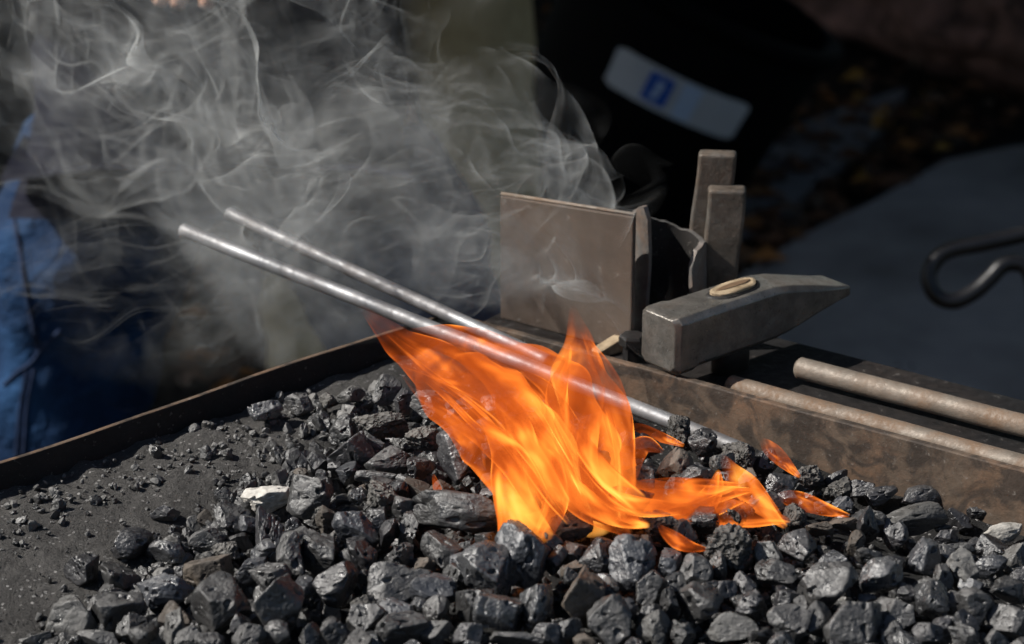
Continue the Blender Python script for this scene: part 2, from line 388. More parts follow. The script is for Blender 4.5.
def person(loc, rz, label, legs, mats, hand_l, hand_r, lev=3):
    root = empty('person', loc, rz); tag(root, label, 'person')
    (kl, fl), (kr, fr_) = legs
    hipl, hipr = (-.10, 0, .90), (.10, 0, .90)
    def arm(s, hand):
        sh = (s * .19, .02, 1.40); el = (s * .30, -.02, 1.12); h = Vector(hand); wdir = (h - Vector(el)).normalized(); wr = h - wdir * .09
        return sh, el, tuple(wr), h, wdir
    chains = [[('pel', (0, 0, .95), .13), ('bel', (0, 0, 1.10), .125), ('che', (0, 0, 1.28), .145), ('nk', (0, .0, 1.47), .06), ('hd', (0, -.02, 1.56), .075), ('h2', (0, -.03, 1.64), .095), ('top', (0, -.01, 1.73), .07)],
              [('h2', None, None), ('nose', (0, -.125, 1.62), .018)]]
    chains += [[('h2', None, None), ('ear%d' % s, (s * .1, -.01, 1.62), .016)] for s in (-1, 1)]
    for s, (k, ft), hp in ((-1, (kl, fl), hipl), (1, (kr, fr_), hipr)):
        an = Vector(ft) + Vector((0, 0, .09))
        chains.append([('pel', None, None), ('hp%d' % s, hp, .095), ('kn%d' % s, k, .06), ('an%d' % s, tuple(an), .042), ('to%d' % s, (ft[0], ft[1] - .16, .04), .038)])
    for s, hand in ((-1, hand_l), (1, hand_r)):
        sh, el, wr, h, wd = arm(s, hand)
        chains.append([('che', None, None), ('sh%d' % s, sh, .06), ('el%d' % s, el, .043), ('wr%d' % s, wr, (.028, .022)), ('pa%d' % s, tuple(h - wd * .02), (.036, .018))])
        side = wd.cross(Vector((0, 0, 1))).normalized(); dn = side.cross(wd).normalized()
        for q in range(4):
            o_ = side * (.030 - .02 * q); ln = (.075, .085, .08, .062)[q]; b0 = h + o_ * .9 + wd * .012
            m1 = b0 + wd * ln * .45 - dn * .006; m2 = b0 + wd * ln * .8 - dn * .024; m3 = b0 + wd * ln * .9 - dn * .045
            chains.append([('pa%d' % s, None, None), (None, tuple(b0), .009), (None, tuple(m1), .0085), (None, tuple(m2), .008), (None, tuple(m3), .007)])
        t0 = h - wd * .03 + side * .04; chains.append([('pa%d' % s, None, None), (None, tuple(t0), .010), (None, tuple(t0 + wd * .035 + side * .012 - dn * .012), .009), (None, tuple(t0 + wd * .06 - dn * .02), .008)])
    skin('body', chains, mats[0], root, 2)
    tc = [[('p', (0, .0, .96), (.17, .125)), ('hl', (-.10, 0, .88), .110), ('m', ((kl[0] - .10) * .5, kl[1] * .5, (kl[2] + .9) * .5), .102), ('kl', kl, .086), ('al', (fl[0], fl[1], .12), .075)],
          [('p', None, None), ('hr', (.10, 0, .88), .110), ('m2', ((kr[0] + .10) * .5, kr[1] * .5, (kr[2] + .9) * .5), .102), ('kr', kr, .086), ('ar', (fr_[0], fr_[1], .12), .075)],
          [('p', None, None), ('wst', (0, 0, 1.02), (.165, .12))]]
    tr = skin('trousers', tc, mats[1], root, lev, .05, .085)
    jc = [[('b', (0, 0, .99), (.185, .145)), ('m', (0, 0, 1.12), (.18, .145)), ('c', (0, .0, 1.30), (.19, .145)), ('n', (0, 0, 1.45), (.075, .075))], [('b', None, None), ('hem', (0, 0, .87), (.19, .15))]]
    for s, hand in ((-1, hand_l), (1, hand_r)):
        sh, el, wr, h, wd = arm(s, hand)
        jc.append([('c', None, None), ('s%d' % s, sh, .082), ('e%d' % s, el, .064), ('w%d' % s, tuple(Vector(wr) - wd * .02), .05)])
    skin('jacket', jc, mats[2], root, lev, .03, .1)
    # hair cap
    bm = bmesh.new(); bmesh.ops.create_uvsphere(bm, u_segments=24, v_segments=16, radius=.108)
    bmesh.ops.delete(bm, geom=[q for q in bm.verts if q.co.z < -.02 and q.co.y < .03], context='VERTS')
    for q in bm.verts: q.co = Vector((q.co.x * .98, q.co.y * 1.05 + .0, q.co.z * 1.05 + 1.68))
    bm_obj('hair', bm, mats[4], root, True)
    for ft in (fl, fr_):
        bm = bmesh.new(); bmesh.ops.create_uvsphere(bm, u_segments=24, v_segments=14, radius=1)
        for q in bm.verts: q.co = Vector((ft[0] + q.co.x * .052, ft[1] - .06 + q.co.y * .15, .055 + q.co.z * (.055 if q.co.y < 0 else .075)))
        bm_obj('shoe', bm, mats[3], root, True)
    return root, tr
cxp = -.285
pr, tr = person((cxp, 2.27, 0), 0, 'person in blue jeans and dark navy jacket standing behind the smoking hearth',
    (((-.20, -.02, .50), (-.27, 0, 0)), ((.255, -.02, .50), (.33, 0, 0))), (M['skin'], M['denim'], M['jacket'], M['shoe'], M['hair']),
    (-.22, -.20, 1.16), (.06, -.26, 1.118))
# seams of the jeans (image left thigh)
def seam(pxs, r_=.0022, name='seam', out=.0008):
    dg = bpy.context.evaluated_depsgraph_get(); ev = tr.evaluated_get(dg); off = np.array([cxp, 2.27, 0]); pts = []
    for x, y in spline(pxs, 60):
        ok, loc, nrm, _ = ev.ray_cast(Vector(CAM - off), Vector(ray(x, y)).normalized())
        if ok: pts.append(np.array(loc + nrm * out))
    if len(pts) < 8: print('seam missed', len(pts)); return
    pts = np.array(pts); pts[1:-1] = (pts[:-2] + pts[1:-1] * 2 + pts[2:]) / 4
    v, f = tube(pts, r_, 8); return mesh_obj(name, v, f, M['seam'], tr, True)
seam([(14, 215), (20, 250), (28, 300), (38, 348)], .0022); seam([(5, 385), (18, 372), (32, 362), (42, 348), (60, 330)], .002)
seam([(34, 370), (27, 410), (24, 450), (22, 470)], .0018); seam([(27, 372), (20, 410), (17, 450), (15, 470)], .0018)
DP = 2.43
person((-.175, 3.35, 0), R(12), 'person in khaki trousers standing in shade behind the smoke',
    (((-.11, -.02, .50), (-.13, 0, 0)), ((.13, -.02, .50), (.15, 0, 0))), (M['skin'], M['khaki'], M['jacket'], M['shoe'], M['hair']),
    (-.32, -.12, .86), (.32, -.12, .86), 2)

# ------------------------------------------------------------------ hearth
hearth = empty('forge_hearth', P(512, 420, BED) * [1, 1, 0]); tag(hearth, 'square steel forge hearth with low rims, full of coal and ash', 'forge')
hl = np.array(hearth.location)
L0, L1 = P(-160, 462 + .3297 * 160, RIM), P(447, 314.7, RIM)
C = P(447, 314.7, RIM); R1 = P(1250, 383.5 + .272 * 550, RIM)
dl = (L0 - C) / np.linalg.norm(L0 - C); dr = (R1 - C) / np.linalg.norm(R1 - C)
nl = np.array([-dl[1], dl[0], 0]); nl = nl if nl @ np.array([0, -1, 0]) < 0 else -nl      # outward normals
nl = nl * (1 if nl[1] > 0 else -1); nrr = np.array([-dr[1], dr[0], 0]); nrr = nrr * (1 if nrr[1] > 0 else -1)
def plank(name, a, d, length, out, th, z0, z1, mat, parent, wave=.0, seed=0, n=60):
    v = []; f = []
    for i in range(n + 1):
        t = length * i / n; w = wave * float(pn(np.array([[t * 14, seed + .3, .5]]))[0]); w2 = wave * float(pn(np.array([[t * 9, seed + 7.3, .5]]))[0])
        for (o, z) in ((0, z0), (0, z1), (th, z1), (th, z0)): v.append(np.array([*(a + d * t + out * (o + w2))[:2], z + (w if z == z1 else 0)]) - hl * [1, 1, 0])
    for i in range(n):
        for k in range(4): f.append((i * 4 + k, i * 4 + (k + 1) % 4, i * 4 + 4 + (k + 1) % 4, i * 4 + 4 + k))
    f += [(0, 1, 2, 3), (n * 4 + 3, n * 4 + 2, n * 4 + 1, n * 4)]
    o = mesh_obj(name, v, f, mat, parent); bm = bmesh.new(); bm.from_mesh(o.data); bmesh.ops.recalc_face_normals(bm, faces=bm.faces[:]); bm.to_mesh(o.data); bm.free(); return bevel(o, .0008, 2)
LL, LR = 1.15, 1.0
rl = plank('rim', C, dl, LL, nl, .0035, BED - .03, RIM, M['soot_murk'], hearth, .0025, 3)
rl.data.materials.append(M['rim'])
for q in rl.data.polygons:
    if abs(q.normal.z) > .8 and q.center.z > RIM - .012: q.material_index = 1
rr_ = plank('rim', C + dr * .004, dr, LR, nrr, .005, BED - .03, RIM, M['rim'], hearth, .0012, 9)
# overlapping joint in the left rim (a second strip starts part way)
# pan under the bed, legs and the side shelf
corner = [C, C + dr * LR, C + dr * LR + dl * LL, C + dl * LL]
bm = bmesh.new(); vs = [bm.verts.new(Vector((*(q - hl)[:2], BED - .05))) for q in corner]; fc = bm.faces.new(vs); r = bmesh.ops.extrude_face_region(bm, geom=[fc])
bmesh.ops.translate(bm, verts=[e for e in r['geom'] if isinstance(e, bmesh.types.BMVert)], vec=(0, 0, .018)); bm_obj('pan', bm, M['black_steel'], hearth)
for q in (C + dr * .06 + dl * .06, C + dr * (LR - .06) + dl * .06, C + dr * .06 + dl * (LL - .06)):
    v, f = tube([np.array([*(q - hl)[:2], 0]), np.array([*(q - hl)[:2], BED - .051])], .02, 12); mesh_obj('leg', v, f, M['black_steel'], hearth, True)
SH = 1.0
def px_of(p):
    r = np.asarray(p) - CAM; return 512 + F * (r @ RT) / (r @ FW)
def on_line(o_, x):
    lo, hi = -.5, .8
    for _ in range(50):
        m_ = (lo + hi) / 2
        if px_of(C + nrr * o_ + dr * m_) < x: lo = m_
        else: hi = m_
    q = C + nrr * o_ + dr * lo; q[2] = SH; return q
PL0 = on_line(.045, 500); tP = float((PL0 - C) @ dr) - .006
sa = C + nrr * .0062 + dr * tP; shelf = [sa, sa + dr * (.97 - tP), sa + dr * (.97 - tP) + nrr * .115, sa + nrr * .115]
bm = bmesh.new(); vs = [bm.verts.new(Vector((*(q - hl)[:2], SH - .008))) for q in shelf]; fc = bm.faces.new(vs); r = bmesh.ops.extrude_face_region(bm, geom=[fc])
bmesh.ops.translate(bm, verts=[e for e in r['geom'] if isinstance(e, bmesh.types.BMVert)], vec=(0, 0, .008)); bevel(bm_obj('side_shelf', bm, M['shelf'], hearth), .001)

# heap height
A_, B_ = P(45, 650, BED), P(395, 402, BED); dAB = (B_ - A_) / np.linalg.norm(B_ - A_); nAB = np.array([dAB[1], -dAB[0], 0]); nAB = nAB if nAB[0] > 0 else -nAB
FC = P(585, 505, BED)
def heap(xy):
    xy = np.atleast_2d(xy); q = np.stack([xy[:, 0], xy[:, 1]], 1); d = (q - A_[:2]) @ nAB[:2]
    d = d + .03 * pn(np.stack([q[:, 0] * 9, q[:, 1] * 9, 0 * q[:, 0] + .5], 1))
    dr_ = -((q - C[:2]) @ nrr[:2])          # distance in from the right rim
    h = .026 * smooth01((d + .01) / .11) * smooth01((dr_ - .015) / .10)
    h += .020 * np.exp(-((q - FC[:2]) ** 2).sum(1) / (2 * .085 ** 2))
    li_ = -((q - C[:2]) @ nl[:2]); h += .024 * (1 - smooth01((li_ - .03) / .13))      # ash banked up along the left rim
    return h
def hz(p): return float(heap(np.array([p[:2]]))[0])
def on_heap(x, y, up=0.0):
    z = BED
    for _ in range(4): p = P(x, y, z); z = BED + hz(p) + up
    return P(x, y, z)

# ash / slack bed
n = 300; U, V = np.meshgrid(np.linspace(.001, .999, n), np.linspace(.0012, .999, n)); pts = C[:2] + np.outer(U.ravel() * LR, dr[:2]) + np.outer(V.ravel() * LL, dl[:2])
hh = heap(pts); p3 = np.stack([pts[:, 0], pts[:, 1], 0 * hh], 1)
d = (pts - A_[:2]) @ nAB[:2]; ashen = 1 - smooth01((d + .012 + .05 * pn(p3 * 22)) / .05)
dl_in = -((pts - C[:2]) @ nl[:2]); 
z = BED + hh * .75 - .013 * smooth01(d / .05) + .0035 * fbm(p3 * 30, 4) + .0018 * fbm(p3 * 120, 3) + .004 * np.exp(-(dl_in / .05) ** 2) * fbm(p3 * 40, 3)
z += .012 * np.exp(-((-((pts - C[:2]) @ nrr[:2])) / .02) ** 2)
v = np.stack([pts[:, 0], pts[:, 1], z], 1); f = [(j * n + i, j * n + i + 1, (j + 1) * n + i + 1, (j + 1) * n + i) for j in range(n - 1) for i in range(n - 1)]
bed = mesh_obj('ash_bed', v, f, M['ash'], smooth=True); at = bed.data.attributes.new('ashen', 'FLOAT', 'POINT'); at.data.foreach_set('value', ashen.astype(np.float32))
tag(bed, 'grey ash and coal dust spread over the hearth', 'ash', kind='stuff')

# ------------------------------------------------------------------ coal
def ico(sub):
    bm = bmesh.new(); bmesh.ops.create_icosphere(bm, subdivisions=sub, radius=1); v = np.array([q.co[:] for q in bm.verts]); f = [tuple(x.index for x in q.verts) for q in bm.faces]; bm.free(); return v, f
ICO6, ICO3, ICO2 = ico(6), ico(3), ico(2)
def rock(ic, seed, npl=15, rough=1.0, p=26, clink=0.0):
    g = np.random.default_rng(seed); d, f = ic
    nn = g.normal(size=(npl, 3)); nn /= np.linalg.norm(nn, axis=1)[:, None]; h = g.uniform(.62, 1.0, npl)
    q = np.clip(d @ nn.T, 1e-3, None) / h; r = (q ** p).sum(1) ** (-1 / p); r = np.clip(r, .5, 1.35)
    v = d * r[:, None]; o = g.uniform(0, 90, 3)
    # steps of the fracture: a warped stack of thin layers
    ly = g.normal(size=3); ly /= np.linalg.norm(ly); s = (v @ ly) * g.uniform(5, 9) + 1.2 * pn(v * 2 + o)
    step = (np.abs((s % 1) - .5) - .25) * .022 * rough
    disp = rough * (.09 * fbm(v * 1.6 + o, 3) + .04 * (.35 - np.abs(fbm(v * 4 + o, 4))) + .012 * fbm(v * 14 + o, 3)) + step
    chip = pn(v * 2.3 + o + 40); disp -= rough * .20 * smooth01((chip - .22) / .12)
    if clink: disp += clink * (.22 * np.abs(pn(v * 3.5 + o)) + .14 * np.abs(pn(v * 8 + o)) - .12)
    v = v * (1 + disp[:, None] / np.maximum(r, .6)[:, None]); v -= v.mean(0)
    return v / np.abs(v).max(0), f
meshes = {'n': [], 'c': []}
for k in range(34):
    v, f = rock(ICO6, 100 + k, npl=random.choice([10, 12, 14, 18]), rough=random.uniform(.75, 1.15), p=random.choice([30, 44, 60]))
    me = bpy.data.meshes.new('coal_lump'); me.from_pydata(v.tolist(), [], f); me.polygons.foreach_set('use_smooth', [True] * len(f)); me.materials.append(M['coal']); meshes['n'].append(me)
for k in range(8):
    v, f = rock(ICO6, 300 + k, npl=12, rough=1.1, p=12, clink=1.0)
    me = bpy.data.meshes.new('clinker'); me.from_pydata(v.tolist(), [], f); me.polygons.foreach_set('use_smooth', [True] * len(f)); me.materials.append(M['clinker']); meshes['c'].append(me)
KM = {'n': 'coal', 's': 'coal_shiny', 'u': 'coal_blue', 'p': 'coal_pale', 'w': 'coal_ash', 'c': 'clinker', 'b': 'coal_brown', 'd': 'coal_dark'}
GEN = {'heap': 'plain dark grey coal lump packed in the heap among similar lumps'}
placed = []
def coal(x, y, w, h, kind='n', label=None, up=.32, ncl=0):
    m_ = random.choice(meshes['c' if kind == 'c' else 'n'])
    o = bpy.data.objects.new('clinker' if kind == 'c' else 'coal_lump', m_)
    s = depth(on_heap(x, y)); px = F / s
    hw = w / 2 / px * 1.20; hh_ = h / 2 / px * 1.20
    p = on_heap(x, y, hh_ * up)
    o.location = tuple(p); o.scale = (hw, (hw + hh_) / 2 * random.uniform(.85, 1.1), hh_ * 1.03)
    o.rotation_euler = (random.uniform(0, 6.28), random.uniform(-.32, .32) if abs(w - h) < 14 else random.uniform(-.12, .12), random.uniform(-.35, .35))
    if abs(w - h) < 8: o.rotation_euler[2] = random.uniform(0, 6.28)
    else:
        a_ = random.choice([0, math.pi / 2, math.pi, -math.pi / 2]) + random.uniform(-.25, .25); o.rotation_euler[0] = a_
        o.scale = (hw, hh_, hh_)
    link(o)
    if o.material_slots and kind != 'c':
        o.material_slots[0].link = 'OBJECT'; o.material_slots[0].material = M[KM[kind]]
    tag(o, label or GEN['heap'], 'coal', 'coal lumps heaped in the hearth')
    placed.append((p, (hw + hh_) / 2)); return o
HAND = [
 # left foreground
 (70, 618, 52, 50, 'p', 'large pale grey coal lump at the lower left end of the heap'), (115, 614, 45, 42, 'n'), (163, 594, 54, 42, 'u', 'blue grey coal lump with a flat upper facet near the lower left'),
 (222, 606, 50, 56, 'n', 'large smooth grey lump left of centre with one broad flat face'), (118, 582, 36, 40, 'n'), (85, 571, 38, 30, 'd'), (130, 547, 36, 34, 'd', 'rough black lump standing on the grey ash edge'),
 (212, 573, 48, 40, 'b'), (208, 542, 34, 24, 'n'), (167, 555, 36, 32, 's', 'small sparkling coal lump at the ash edge of the heap'), (205, 521, 18, 22, 'b', 'little rusty brown nugget at the left edge of the heap'),
 (229, 520, 32, 32, 'n'), (167, 514, 28, 18, 'd'), (222, 497, 18, 16, 'n'), (146, 634, 24, 28, 'n'), (176, 630, 24, 32, 'p', 'small pale grainy lump on the bottom edge left of centre'), (249, 636, 30, 24, 'n'),
 (190, 640, 30, 20, 'n'), (100, 640, 40, 18, 'n'), (40, 640, 36, 18, 'n'),
 # centre left
 (269, 497, 46, 30, 'w', 'white ash covered lump beside the open grey ash'), (312, 496, 44, 44, 'n', 'grey lump right beside the white ash covered lump'), (355, 453, 44, 38, 'd', 'rounded dark lump behind the white ash covered lump'), (392, 460, 46, 30, 'n'),
 (384, 424, 52, 28, 'c', 'pale crusted clinker left of the flame below the rim'), (343, 431, 26, 26, 'n'), (265, 412, 26, 22, 's', 'small shiny lump alone near the left rim'), (300, 404, 28, 18, 'n'), (328, 400, 20, 16, 'c', 'small crusty clinker by the left rim'),
 (351, 396, 26, 18, 'p'), (386, 388, 28, 26, 'n'), (376, 477, 36, 16, 'n'), (269, 536, 34, 50, 'd', 'tall smooth dark lump below the white ash covered lump'), (353, 527, 38, 46, 'u', 'tall smooth blue grey lump left of the flame base'),
 (325, 520, 22, 24, 'b', 'small brown lump wedged beside a tall blue grey lump'), (318, 552, 34, 38, 'n'), (290, 560, 26, 44, 'n'), (337, 581, 43, 42, 'd', 'dark glossy rounded lump in the lower left of the heap'), (269, 577, 38, 30, 'n'),
 (281, 606, 42, 60, 'n'), (392, 584, 70, 40, 'n', 'long flat grey lump lying in the lower middle of the heap'), (449, 511, 100, 44, 'n', 'longest coal lump lying across the front left of the flame'), (458, 454, 46, 48, 'd', 'dark lump touching the left edge of the flame'),
 (437, 589, 46, 33, 'u', 'bluish glinting lump right of the long flat lump'), (441, 550, 34, 36, 'n'), (402, 556, 32, 26, 'n'), (488, 572, 46, 54, 's', 'large glossy lump below the left foot of the flame'), (501, 614, 38, 50, 's', 'brightest silvery lump in the bottom middle'),
 (400, 630, 50, 33, 'n'), (363, 622, 42, 34, 'n'), (474, 604, 36, 34, 'n'), (388, 532, 18, 34, 'd'), (408, 532, 18, 30, 'n'), (384, 499, 34, 34, 'c', 'knobbly dark clinker behind the longest lump'), (363, 560, 28, 32, 'd'),
 (333, 634, 28, 24, 'n'), (437, 611, 26, 26, 'n'), (437, 632, 32, 20, 'n'), (420, 470, 30, 26, 'd'), (425, 440, 34, 24, 'c', 'grey clinker just left of the fire'), (310, 636, 24, 22, 'n'), (468, 634, 30, 22, 'd'),
 # centre
 (525, 558, 56, 54, 'u', 'largest smooth blue grey lump directly below the flame'), (485, 541, 18, 20, 'n'), (535, 606, 30, 50, 's', 'narrow upright lump with a glossy face beside the silvery lump'), (570, 529, 40, 32, 'b', 'brown lump under the lower edge of the flame'),
 (600, 558, 40, 32, 'd'), (633, 565, 42, 46, 'u', 'rounded purple grey lump below the flame'), (650, 590, 36, 40, 'n'), (585, 598, 38, 56, 'b', 'tall brownish lump with a glossy top in the bottom middle'), (571, 577, 18, 20, 'n'), (611, 620, 40, 50, 'n'),
 (669, 565, 27, 28, 'u'), (693, 574, 34, 32, 'n'), (669, 603, 22, 32, 'n'), (699, 600, 44, 40, 'n'), (655, 628, 33, 34, 'p', 'pale grainy lump on the bottom edge right of centre'), (682, 634, 24, 28, 'n'),
 (733, 628, 44, 30, 'p', 'flat pale lump with a shiny crust on the bottom edge'), (750, 606, 34, 26, 'n'), (729, 550, 42, 40, 'c', 'big knobbly clinker right of the small lowest flame'), (660, 526, 40, 32, 'c', 'dark clinker behind the small lowest flame'), (718, 568, 20, 26, 'n'),
 (745, 584, 20, 22, 'd'), (513, 638, 54, 18, 'n'), (565, 630, 30, 20, 'n'), (556, 560, 20, 24, 'd'), (630, 542, 18, 20, 'b'), (545, 634, 30, 22, 'd'), (610, 590, 20, 22, 'n'),
 # right
 (801, 546, 37, 36, 'd', 'dark rounded lump in front of the rightmost flame'), (768, 556, 28, 26, 'n'), (773, 573, 44, 26, 'n'), (823, 588, 60, 44, 'n', 'wide dark lump in the lower right of the heap'), (836, 563, 30, 22, 's'), (884, 578, 46, 40, 's', 'rounded lump with a glinting patch in the right of the heap'),
 (924, 556, 38, 32, 'u', 'blue grey lump right of the rounded glinting lump in the heap'), (962, 570, 32, 36, 'p', 'pale speckled lump near the right edge'), (895, 617, 46, 34, 'n'), (854, 624, 54, 52, 'n', 'biggest lump on the bottom edge in the right half'), (931, 600, 40, 36, 's'), (973, 609, 34, 32, 'n'),
 (1009, 590, 36, 28, 'n'), (1016, 560, 26, 30, 'p'), (790, 624, 37, 40, 'n'), (751, 607, 36, 32, 'd'), (818, 622, 24, 34, 'n'), (942, 578, 20, 28, 'n'), (908, 520, 66, 28, 'p', 'long pale lump with a sparkling crust behind the right of the heap'),
 (866, 525, 24, 36, 'd', 'upright black lump left of the long sparkling lump'), (923, 497, 44, 22, 'd', 'flat black lump below the right rim'), (881, 495, 30, 18, 'd'), (1000, 536, 42, 22, 'w', 'bright grainy ash crusted lump near the right edge'), (843, 523, 28, 14, 'b'), (818, 528, 26, 15, 'b'),
 (793, 516, 24, 26, 'c', 'clinker under the rightmost flame'), (942, 528, 16, 12, 'n'), (959, 549, 30, 14, 'n'), (870, 556, 30, 18, 'n'), (992, 561, 20, 18, 'n'), (965, 637, 26, 20, 'n'), (995, 640, 28, 20, 'n'), (837, 491, 24, 22, 'c'), (930, 634, 30, 24, 'd'), (760, 636, 30, 20, 'n'), (1012, 625, 30, 30, 'n'),
 (960, 520, 26, 18, 'd'), (985, 512, 30, 16, 'd'), (905, 592, 22, 18, 'd'),
 # behind the flame
 (680, 436, 22, 34, 'c', 'upright black clinker beside the right end of the long rod'), (703, 445, 30, 26, 'd'), (724, 463, 28, 24, 'p'), (742, 457, 36, 30, 'c'), (674, 468, 32, 34, 'b', 'brown lump burning inside the right of the fire'), (765, 460, 26, 24, 'd'), (809, 478, 32, 24, 'c'), (838, 480, 26, 18, 'd'),
 (736, 520, 40, 36, 'c', 'rough clinker at the tip of the right hand flames'), (700, 480, 40, 30, 'd'), (640, 448, 34, 24, 'd'), (780, 488, 36, 24, 'd'), (765, 505, 34, 24, 'n'), (700, 520, 36, 26, 'd'), (720, 495, 30, 24, 'n'), (860, 488, 26, 16, 'd'), (900, 480, 24, 12, 'n'),
 (560, 500, 50, 36, 'd'), (600, 510, 44, 34, 'd'), (630, 500, 40, 30, 'd'), (520, 500, 40, 36, 'd'), (590, 470, 46, 36, 'd'), (540, 460, 46, 40, 'd'), (500, 450, 40, 36, 'd'),
 (640, 480, 40, 30, 'd'), (430, 405, 34, 24, 'n'), (470, 410, 36, 26, 'd'), (405, 400, 28, 22, 'd'), (500, 405, 36, 26, 'd'), (545, 415, 38, 26, 'd'), (590, 425, 40, 26, 'd')]
for it in HAND: coal(*it[:5], it[5] if len(it) > 5 else None)
# lumps that fill the heap between and under the large ones
cnt = 0; tries = 0
while cnt < 140 and tries < 6000:
    tries += 1; x = random.uniform(20, 1030); y = random.uniform(400, 655)
    p0 = P(x, y, BED); dd = (p0 - A_) @ nAB; rin = -((p0 - C)[:2] @ nrr[:2])
    if dd < .004 or rin < .02: continue
    sz = random.uniform(16, 30) * (.75 if y < 480 else 1)
    p = on_heap(x, y, 0); r_ = sz / 2 / (F / depth(p))
    if any(np.linalg.norm(p - q) < .72 * (r_ + rq) for q, rq in placed): continue
    coal(x, y, sz * random.uniform(.9, 1.25), sz * random.uniform(.8, 1.05), random.choice('nnnddssbuc'), None, random.uniform(-.1, .25)); cnt += 1
print('coals', len(placed))

# crumbs: one uncountable litter of small fragments
CR = {}
def crumbs(name, spots, mat, label, cat):
    vv = []; ff = []
    for (p, s, k) in spots:
        key = (s > .0035, k % 30)
        if key not in CR: CR[key] = rock(ICO3 if key[0] else ICO2, key[1] + 900, npl=9, p=30)
        v, f = CR[key]; b = len(vv)
        rot = np.array(Euler((random.uniform(0, 6), random.uniform(0, 6), random.uniform(0, 6))).to_matrix()); v = (v * s * [1, random.uniform(.6, 1), random.uniform(.5, .9)]) @ rot.T + p
        vv += v.tolist(); ff += [tuple(i + b for i in t) for t in f]
    o = mesh_obj(name, vv, ff, mat); return tag(o, label, cat, kind='stuff')
def bedz(p):
    d = (p - A_) @ nAB; return BED + hz(p) * .75 - .013 * float(smooth01(d / .05))
spots = []; pale = []
for k in range(7600):
    x = random.uniform(-20, 1030); y = random.uniform(380, 650); p = on_heap(x, y); dd = (p - A_) @ nAB; li = -((p - C)[:2] @ nl[:2]); ri = -((p - C)[:2] @ nrr[:2])
    if li < .006 or ri < .006: continue
    den = 1.0 if dd > 0 else (.10 + .75 * math.exp(-(li - .036) ** 2 / .0004) + .35 * math.exp(-(dd / .018) ** 2))
    if random.random() > den: continue
    s = random.choice([.0008, .001, .001, .0012, .0015, .0015, .0018, .0022, .003, .0042] if dd < 0 else [.0018, .0025, .0035, .0045, .006]) * random.uniform(.8, 1.3)
    if dd > .10 and random.random() < .6: continue
    if .012 < dd < .10: s *= random.uniform(1, 1.6)
    if dd < -.01: s *= .6 if li > .05 else 1.0
    q = np.array([p[0], p[1], bedz(p) + s * .4 ])
    (pale if random.random() < (.5 if li < .07 and dd < .02 else .05) else spots).append((q, s, k))
crumbs('coal_crumbs', spots, M['coal'], 'small black coal crumbs scattered over the ash and heap', 'crumbs')
crumbs('ash_crumbs', pale, M['coal_pale'], 'pale ash flakes and crumbs strewn along the left rim', 'crumbs')

# ------------------------------------------------------------------ rods
def rod(name, pts, r_, mat, label, wob=.0006):
    pts = spline(pts, 40); t = np.linspace(0, 1, len(pts)); pts = pts + wob * np.stack([pn(np.stack([t * 5, 0 * t + k, 0 * t + r_ * 999], 1)) for k in range(3)], 1)
    v, f = tube(pts, r_, 28); o = mesh_obj(name, v, f, mat, smooth=True); bpy.context.view_layer.objects.active = o
    return tag(o, label, 'steel rod', 'steel rods around the hearth')
zr = BED + .018
def extend(a, b, x):        # the line from a through b carried on until it stands at column x
    lo, hi = 1.0, 4.0
    for _ in range(50):
        m_ = (lo + hi) / 2
        if px_of(a + (b - a) * m_) > x: lo = m_
        else: hi = m_
    return a + (b - a) * lo
e1_ = P(742, 450, BED + .014); ec = P(413, 320.5, RIM + .0066); e0_ = extend(e1_, ec, 183)
rod('steel_rod', [e0_, e0_ + (e1_ - e0_) * .33, e0_ + (e1_ - e0_) * .67, e1_], .0046, M['bright_rod'], 'long bright steel rod sloping through the fire to the right rim')
e2_ = P(548, 361, BED + .034); ec = P(440, 311, RIM + .0066); e3_ = extend(e2_, ec, 229)
rod('steel_rod', [e3_, e3_ + (e2_ - e3_) * .5, e2_], .0043, M['bright_rod'], 'shorter bright steel rod above the long one, its end in the flame')
print('rod ends', e0_, e3_, depth(e0_), depth(e1_))
rd = .0066
p1 = P(731, 386, SH + rd); p2 = P(1110, 386 + .2755 * 379, SH + rd)
rod('steel_rod', [p1, (p1 + p2) / 2, p2], rd, M['rod'], 'rusty round rod lying directly against the right rim')
p1 = P(800, 368, SH + rd + .003); p2 = P(1110, 368 + .258 * 310, SH + rd + .003)
rod('steel_rod', [p1, (p1 + p2) / 2, p2], rd, M['rod'], 'rusty round rod lying outermost on the dark side shelf')

# ------------------------------------------------------------------ hammer
az = R(40); corner_p = P(677, 379, RIM + .001)
ham = empty('forging_hammer', corner_p, az); tag(ham, 'worn cross peen hammer head resting on the right rim, handle down', 'hammer')
hw_, hh_, hlen = .034, .0365, .140
# local: x along the head, y away (width), z up
prof = [(0, .08, .96), (.003, 0, 1), (.014, 0, 1), (.018, .03, .985), (.060, .03, .985), (.078, .03, .98), (.092, .09, .91), (.112, .20, .75), (.130, .30, .60), (.137, .33, .555), (hlen, .355, .525)]
v = []; f = []
for i, (x, lo, hi) in enumerate(prof):
    x *= 1.1
    ins = .003 if i == 0 else (.0012 if 3 <= i <= 5 else 0); ins += .0035 * max(0, (x - .09) / .05)
    c = .0035 * min(1, (hi - lo) * 1.6); y0, y1, z0, z1 = ins, hw_ - ins, lo * hh_, hi * hh_
    v += [(x, y0 + c, z0), (x, y1 - c, z0), (x, y1, z0 + c), (x, y1, z1 - c), (x, y1 - c, z1), (x, y0 + c, z1), (x, y0, z1 - c), (x, y0, z0 + c)]
for i in range(len(prof) - 1):
    for k in range(8): f.append((i * 8 + k, i * 8 + (k + 1) % 8, i * 8 + 8 + (k + 1) % 8, i * 8 + 8 + k))
